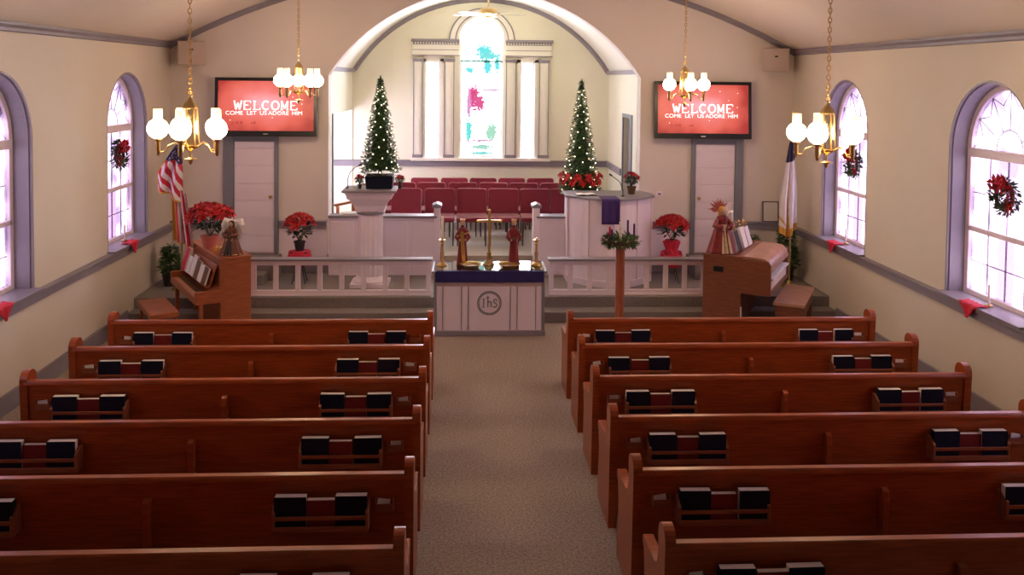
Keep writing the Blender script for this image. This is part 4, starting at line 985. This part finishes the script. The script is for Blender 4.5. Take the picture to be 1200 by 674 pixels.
def us_flag():
    t = thing('us_flag', 'red and white striped flag with starred blue canton, draped on the left pole', 'flag', (-4.22, 12.85, 0))
    def A(u, v):   # upper drape: fly swings out to the left of the pole
        x = .035-.36*(1-u)*(.22+.78*min(1, v*1.6)); z = 2.42-.03*(1-u)-v*(.62+.26*u)-.02*math.sin(u*9)
        return (x, -.05+.045*math.sin(u*13+v*2)*(.3+v)-.02, z)
    def stripes(u, v):
        if v < .34: return 2
        c = (v*.9-.55*u*1.0)*9
        return 0 if int(math.floor(c)) % 2 == 0 else 1
    def mf(u, v): return 3 if (v > .965 or (u < .035 and v > .34)) else stripes(u, v)
    m = M(); m.grid(A, 60, 80, mfn=mf)
    def B(u, v):   # lower tail hanging in long folds
        x = -.14+.22*u+.10*v*(u)+.03*v; z = 1.86-.18*u-v*(.85-.05*u)
        return (x, -.02+.05*math.sin(u*17)*(.5+.5*v), z)
    m.grid(B, 48, 40, mfn=lambda u, v: 3 if (u < .22 or v > .97) else (0 if int(u*9) % 2 == 0 else 1))
    m.build('cloth', ['fred', 'fwhite', 'fblue', 'fringe'], t, smooth=2)
    m = M()
    for j in range(5):
        for i in range(4):
            u = .15+.22*i+(.11 if j % 2 else 0); v = .03+.062*j
            if u > .95: continue
            c = Vector(A(u, v)); ex = (Vector(A(u+.02, v))-c).normalized(); ez = (Vector(A(u, v-.02))-c).normalized(); nn = ex.cross(ez)
            if nn.y > 0: nn = -nn
            s2 = star(0, 0, .017); m.add([c+ex*a+ez*b+nn*.006 for a, b in s2]+[c+nn*.006], [(k, (k+1) % 10, 10) for k in range(10)])
    m.build('stars', 'fwhite', t, keep=True)
us_flag()
def christian_flag():
    t = thing('white_flag', 'white flag with dark blue canton and gold fringe, furled on the right pole', 'flag', (4.70, 12.95, 0))
    def A(u, v):
        wd = .05+.16*min(1, v*1.7); x = -.02+(u-.62)*2*wd*.62; z = 2.52-v*1.35-.10*(1-abs(2*u-1))*v-.05*(1-u)
        return (x, -.04+.05*math.sin(u*15+v)*(.3+.7*v), z)
    def mf(u, v):
        if v > .92 : return 3
        if .80 < v-.25*u < .83: return 3
        if abs(u-.42-.22*(v-.4)) < .045 and v > .42: return 3
        if v < .22: return 2
        return 1
    m = M(); m.grid(A, 50, 90, mfn=mf); m.build('cloth', ['fred', 'fwhite', 'fblue', 'fringe'], t, smooth=2)
christian_flag()

# ================================================================ CORNER GREENERY, LEDGE ITEMS
def bushy(loc, lab, Rr, H, n, seed):
    t = thing('potted_fir', lab, 'plant', loc); M().lathe([(.09, 0), (.12, .2), (.13, .2), (.13, .22), (.001, .2)], 16).build('pot', 'clay', t, smooth=True)
    m = M(); r = random.Random(seed)
    for i in range(n):
        a = r.uniform(0, 2*PI); g = r.random(); rr = Rr*(1-.6*g)*r.uniform(.3, 1); bract(m, (rr*math.cos(a), rr*math.sin(a), .2+g*H), (math.cos(a), math.sin(a), r.uniform(-.6, .5)), (0, 0, 1), .11, .03)
    m.build('needles', 'pine', t, keep=True); M().tube([(0, 0, .15), (0, 0, .2+H)], .012, 6).build('trunk', 'bark', t)
bushy((4.80, 13.35, PZ), 'dark green artificial fir in the corner behind the white flag', .17, .60, 900, 3)
bushy((4.32, 13.62, PZ), 'dark leafy plant showing just above the organ', .16, .46, 500, 4)
bushy((-4.46, 13.1, PZ), 'small dark fir in the corner behind the piano', .14, .38, 500, 5)
t = thing('picture_frame', 'white framed page leaning on the ledge in the right front corner', 'picture frame', (4.73, YF-.055, ZR+.031)); t.rotation_euler = (R(-6), 0, -.05)
m = M(); m.plate([(-.13, 0), (.13, 0), (.13, .33), (-.13, .33)], [[(-.115, .015), (.115, .015), (.115, .315), (-.115, .315)]], 'y', -.02, 0); m.build('frame', 'steel', t)
m = M(); m.box((-.115, -.012, .015), (.115, -.004, .315)); m.build('page', 'paper', t)
m = M()
for i in range(11): m.box((-.09, -.0135, .285-.024*i), (.09-.02*(i % 3), -.012, .288-.024*i))
m.build('text_lines', 'beige', t)
t = thing('paper_stack', 'loose stack of music papers on the left chancel screen', 'papers', (-1.95, 13.83, 1.236), .15)
for i in range(3): o = M().box((-.16+.02*i, -.10, .012*i), (.14+.02*i, .10, .012*i+.01)).build('sheet', 'paper', t); o.rotation_euler = (0, 0, .1*i)
t = thing('thermostat', 'small white wall thermostat above the right poinsettia', 'thermostat', (2.93, YF, 1.56)); M().box((-.05, -.025, -.04), (.05, 0, .04)).build('body', 'white', t, bev=.006); M().box((-.02, -.03, -.012), (.02, -.024, .012)).build('dial', 'steel', t)

# ================================================================ WINDOW WREATHS, CANDLES, CLOTHS
def window_wreath(x, y, z, sg, lab, seed):
    t = thing('window_wreath', lab, 'wreath', (x, y, z), group='wreaths on the side windows'); rot = (0, R(90), 0)
    m = M(); greenery(m, .135, .05, 420, .07, seed); o = m.build('greenery', 'leaf', t, keep=True); o.rotation_euler = rot
    M().tube([(0, .135*math.cos(a), .135*math.sin(a)) for a in [2*PI*i/24 for i in range(24)]], .022, 8, closed=True).build('ring', 'bark', t)
    m = M(); r = random.Random(seed)
    for i in range(120):
        a = r.uniform(.5, 3.9); rr = .135+r.uniform(-.05, .055); c = Vector((sg*r.uniform(.02, .06), rr*math.cos(a), rr*math.sin(a)))
        bract(m, c, (sg*.4, math.cos(a)+r.uniform(-.8, .8), math.sin(a)+r.uniform(-.8, .8)), (sg, 0, 0), .07, .035)
    m.build('poinsettia_petals', 'red', t, keep=True)
    m = M()
    for d in (-1, 1): m.tube([(sg*.05, 0, .13), (sg*.07, d*.07, .18), (sg*.07, d*.10, .13), (sg*.05, d*.02, .12)], .016, 6); m.tube([(sg*.05, 0, .13), (sg*.06, d*.05, .03)], .012, 5)
    m.build('bow', 'redcloth', t, smooth=2)
window_wreath(XL-.13, 12.25, 2.29, 1, 'red and dark green wreath on the far left window', 1)
window_wreath(XR+.13, 8.55, 2.25, -1, 'red and dark green wreath on the near right window', 2)
window_wreath(XR+.13, 12.02, 2.24, -1, 'red and dark green wreath on the far right window', 3)
def window_candle(x, y, lab):
    t = thing('window_candle', lab, 'candle', (x, y, ZR+.023), group='electric candles on the window sills'); M().lathe([(.045, 0), (.045, .015), (.02, .03)], 16).build('holder', 'brass', t, smooth=True)
    M().lathe([(.012, .03), (.012, .22)], 10).build('tube', 'candw', t, smooth=True); M().ball((0, 0, .24), (.009, .009, .022), 8, 6).build('bulb', 'lantern', t, smooth=True)
def sill_cloth(x, y, sg, lab):
    m = M(); z = ZR+.026
    def f(u, v):   # triangle of cloth over the sill edge, point hanging
        yy = (u-.5)*.34*(1-.05*v)
        if v < .5: return (x-sg*.11*(1-v*2), y+yy, z+.012*math.sin(u*14+v*5)**2)
        w_ = (v-.5)*2; return (x+sg*.012+sg*.01*math.sin(u*12), y+yy*(1-w_*.95), z-.14*w_)
    m.grid(f, 20, 16); o = m.build('red_sill_cloth', 'redcloth', smooth=2); o.modifiers.new('s', 'SOLIDIFY').thickness = .003; tag(o, lab, 'cloth', 'red cloths on the window sills')
for key, sg, xx in (('L', 1, XL), ('R', -1, XR)):
    for j, y in enumerate(WC[key][:2]):
        nm = '%s %s window' % (('far', 'near')[j], 'left' if sg > 0 else 'right')
        window_candle(xx-sg*.06, y+(.0), 'white electric candle on the sill of the '+nm)
        sill_cloth(xx+sg*.095, y+(-.08 if sg > 0 else .1) , sg, 'red cloth point hanging over the sill of the '+nm)

# ================================================================ SPEAKERS AND SCREENS
for sx, lab, rz in ((-4.33, 'beige wall speaker in the upper left corner of the front wall', .25), (4.70, 'beige wall speaker in the upper right corner of the front wall', -.25)):
    t = thing('wall_speaker', lab, 'speaker', (sx, YF-.2, 3.53), rz, 'corner loudspeakers')
    m = M(); m.prism([(-.16, .17), (.16, .17), (.20, -.15), (-.20, -.15)][::-1], 'z', 0, .36); m.build('cabinet', 'beige', t, bev=.012)
    M().box((-.185, -.158, .03), (.185, -.148, .33)).build('grille', 'beige', t, bev=.004)
    M().box((-.025, -.164, .22), (.025, -.156, .245)).build('badge', 'black', t)
    M().box((-.03, .14, .12), (.03, .21, .24)).build('bracket', 'steel', t)
def text(body, size, parent, loc, mt, name, sx=1.0, bold=.0):
    c = bpy.data.curves.new(name, 'FONT'); c.body = body; c.size = size; c.align_x = 'CENTER'; c.align_y = 'CENTER'; c.extrude = .0015; c.offset = bold
    o = bpy.data.objects.new(name, c); COL.objects.link(o); dg = bpy.context.evaluated_depsgraph_get(); me = bpy.data.meshes.new_from_object(o.evaluated_get(dg)); COL.objects.unlink(o); bpy.data.objects.remove(o)
    me.materials.clear(); me.materials.append(MT[mt]); o = bpy.data.objects.new(name, me); COL.objects.link(o); o.parent = parent; o.location = loc; o.rotation_euler = (R(90), 0, 0); o.scale = (sx, 1, 1); return o
def serif_word(parent, word, x0, z0, h, w_, gap, mt, name):
    """slab-serif capitals drawn with strokes"""
    L = {'W': ([(0, 1), (.25, 0)], [(.25, 0), (.5, .8)], [(.5, .8), (.75, 0)], [(.75, 0), (1, 1)], [(-.12, 1), (.15, 1)], [(.85, 1), (1.12, 1)]),
         'E': ([(.1, 0), (.1, 1)], [(0, 0), (.95, 0)], [(0, 1), (.95, 1)], [(.1, .52), (.65, .52)], [(.95, 0), (.95, .22)], [(.95, 1), (.95, .78)]),
         'L': ([(.2, 0), (.2, 1)], [(0, 0), (.95, 0)], [(0, 1), (.42, 1)], [(.95, 0), (.95, .25)]),
         'C': ([(.5+.5*math.cos(a), .5+.5*math.sin(a)) for a in [R(45)+R(270)*i/14 for i in range(15)]],),
         'O': ([(.5+.5*math.cos(a), .5+.5*math.sin(a)) for a in [R(360)*i/20 for i in range(21)]],),
         'M': ([(.1, 0), (.1, 1)], [(.1, 1), (.5, .15)], [(.5, .15), (.9, 1)], [(.9, 0), (.9, 1)], [(-.05, 0), (.25, 0)], [(.75, 0), (1.05, 0)], [(-.05, 1), (.12, 1)], [(.88, 1), (1.05, 1)])}
    m = M()
    for i, chh in enumerate(word):
        xo = x0+i*(w_+gap)
        for st in L[chh]:
            thick = h*.085 if len(st) > 2 or abs(st[0][1]-st[1][1]) > .5 else h*.05
            m.tube([(xo+a*w_, 0, z0+b*h) for a, b in st], thick, 4)
    o = m.build(name, mt, parent); o.scale = (1, .12, 1); return o
def tv(cx_, cz_, W, H, rz, lab, g):
    t = thing('television', lab, 'television', (cx_, YF-.20, cz_), rz, 'wall televisions'); t.rotation_euler = (R(-5), 0, rz)
    m = M(); m.box((-W/2, 0, -H/2), (W/2, .07, H/2)); m.build('housing', 'black', t, bev=.012)
    m = M(); m.plate([(-W/2, -H/2), (W/2, -H/2), (W/2, H/2), (-W/2, H/2)], [[(-W/2+.05, -H/2+.085), (W/2-.05, -H/2+.085), (W/2-.05, H/2-.05), (-W/2+.05, H/2-.05)]], 'y', -.012, .002); m.build('bezel', 'black', t, bev=.003)
    M().box((-W/2+.05, -.002, -H/2+.085), (W/2-.05, .0005, H/2-.05)).build('screen', 'screen', t)
    o = serif_word(t, 'WELCOME', -.475, -.04, .13, .108, .032, 'stext', 'welcome_text'); o.location = (0, -.006, 0)
    for wd, wx in (('COME', -.475), ('LET', -.215), ('US', -.04), ('ADORE', .19), ('HIM', .47)): text(wd, .085, t, (wx, -.006, -.095), 'stext', 'subtitle_word', 1.1, 0)
    # the small dark riders on a dune at lower left
    for (x, s_) in ((-.50, .7), (-.43, 1), (-.37, 1), (-.17, .9), (-.21, .7)):
        z = -.27; m = M(); m.ball((x, 0, z+.028*s_), (.02*s_, .002, .010*s_), 8, 6); m.ball((x+.004, 0, z+.047*s_), (.006*s_, .002, .012*s_), 8, 6)
        for dx in (-.014, .012): m.tube([(x+dx*s_, 0, z+.022*s_), (x+dx*s_, 0, z)], .0016, 4)
        m.tube([(x+.018*s_, 0, z+.03*s_), (x+.03*s_, 0, z+.048*s_)], .0025, 4)
        m.build('camel_rider', 'stextd', t, loc=(0, -.005, 0))
    m = M(); r = random.Random(2)
    for k in range(9): m.ball((r.uniform(-.6, .6), 0, r.uniform(-.25, .3)), (.007, .001, .007), 6, 4)
    o = m.build('stars', 'stext', t); o.location = (0, -.005, 0)
    M().box((-.035, -.014, -H/2+.03), (.035, -.011, -H/2+.045)).build('badge', 'paper', t)
    M().box((-.15, .06, -.12), (.15, .17, .12)).build('wall_bracket', 'steel', t)
tv(-3.22, 2.90, 1.54, .90, .03, 'wall television with red welcome screen above the left door', 1)
tv(3.56, 2.91, 1.53, .90, -.03, 'wall television with red welcome screen above the right door', 1)

# ================================================================ CHANDELIERS AND FAN
def chandelier(x, y, z, rz, lab):
    t = thing('chandelier', lab, 'chandelier', (x, y, z), rz, 'brass chandeliers'); zc = ceil_z(x)-z-.02
    m = M(); zz = .30; k = 0
    while zz < zc-.03:
        a = (k % 2)*PI/2; pts = [(.014*math.cos(q)*math.cos(a), .014*math.cos(q)*math.sin(a), zz+.026*math.sin(q)) for q in [2*PI*i/8 for i in range(8)]]
        m.tube(pts, .0045, 4, closed=True); zz += .041; k += 1
    m.build('chain', 'brass', t)
    M().lathe([(.06, zc+.015), (.055, zc-.005), (.015, zc-.03), (.006, zc-.035)], 16).build('ceiling_canopy', 'brass', t, smooth=True)
    m = M(); m.tube([(.022*math.cos(q), 0, .275+.022*math.sin(q)) for q in [2*PI*i/12 for i in range(12)]], .004, 6, closed=True)
    m.lathe([(.008, .25), (.012, .235), (.05, .19), (.055, .17), (.06, .165), (.06, .155), (.03, .15)], 6); m.lathe([(.07, -.155), (.062, -.17), (.03, -.185), (.012, -.20), (.01, -.25), (.055, -.262), (.055, -.268), (.02, -.275), (.018, -.295), (.001, -.315)], 12)
    for q in range(6): a = q*PI/3; m.tube([(.055*math.cos(a), .055*math.sin(a), .16), (.07*math.cos(a), .07*math.sin(a), -.16)], .005, 4)
    m.build('lantern_frame', 'brass', t, smooth=True)
    M().lathe([(.054, .155), (.067, -.155)], 6).build('lantern_glass', 'lantern', t)
    for q in range(5):
        a = q*2*PI/5; cx_, sy_ = math.cos(a), math.sin(a)
        m = M(); m.tube([(.06*cx_, .06*sy_, -.165), (.12*cx_, .12*sy_, -.13), (.17*cx_, .17*sy_, -.15), (.20*cx_, .20*sy_, -.20), (.25*cx_, .25*sy_, -.205)], .006, 6)
        m.lathe([(.001, -.235), (.012, -.225), (.016, -.20), (.02, -.19), (.018, -.12), (.022, -.11), (.035, -.10), (.035, -.09)], 12, (.25*cx_, .25*sy_, 0)); ar = m.build('arm', 'brass', t, smooth=True)
        m = M(); m.ball((.25*cx_, .25*sy_, -.01), .084, 16, 12); m.build('globe', 'globe', ar, smooth=2)
        m = M(); m.lathe([(.038, .065), (.036, .15), (.034, .15), (.034, .065)], 16, (.25*cx_, .25*sy_, 0)); m.build('chimney', 'chimney', ar, smooth=True)
chandelier(-2.455, 7.45, 2.95, R(197), 'near left brass chandelier with lit globes and glass chimneys')
chandelier(2.92, 7.45, 2.95, R(158), 'near right brass chandelier with lit globes and glass chimneys')
chandelier(-2.37, 11.8, 3.33, R(100), 'far left brass chandelier hanging before the left television')
chandelier(2.77, 11.8, 3.33, R(-14), 'far right brass chandelier hanging before the right television')
t = thing('ceiling_fan', 'brass ceiling fan with pale blades and lit shades in front of the chancel window', 'ceiling fan', (.21, 15.3, 4.50), .12)
M().tube([(0, 0, .1), (0, 0, VZ+VR-4.50)], .014, 8).build('rod', 'brass', t, smooth=True); M().lathe([(.05, .10), (.10, .075), (.15, .06), (.16, .03), (.155, -.02), (.10, -.05), (.06, -.06), (.06, -.09), (.001, -.10)], 24).build('motor', 'brass', t, smooth=True)
for k in range(5):
    a = 2*PI*k/5
    m = M(); m.T = Matrix.Rotation(a, 4, 'Z') @ Matrix.Rotation(R(10), 4, 'X'); m.box((.13, -.02, -.035), (.24, .02, -.028)); m.build('blade_iron', 'brass', t)
    m = M(); m.T = Matrix.Rotation(a, 4, 'Z') @ Matrix.Rotation(R(10), 4, 'X'); m.prism([(.2, -.055), (.60, -.07), (.66, -.05), (.68, 0), (.66, .05), (.60, .07), (.2, .055)], 'z', -.028, -.02); m.build('blade', 'fan', t)
for k in range(4):
    a = PI/4+k*PI/2; m = M(); m.T = Matrix.Translation((.09*math.cos(a), .09*math.sin(a), -.10)) @ Matrix.Rotation(a, 4, 'Z') @ Matrix.Rotation(R(-140), 4, 'Y'); m.lathe([(.02, 0), (.035, .03), (.05, .07), (.062, .11), (.001, .10)], 16); m.build('lamp_shade', 'fanlamp', t, smooth=True)
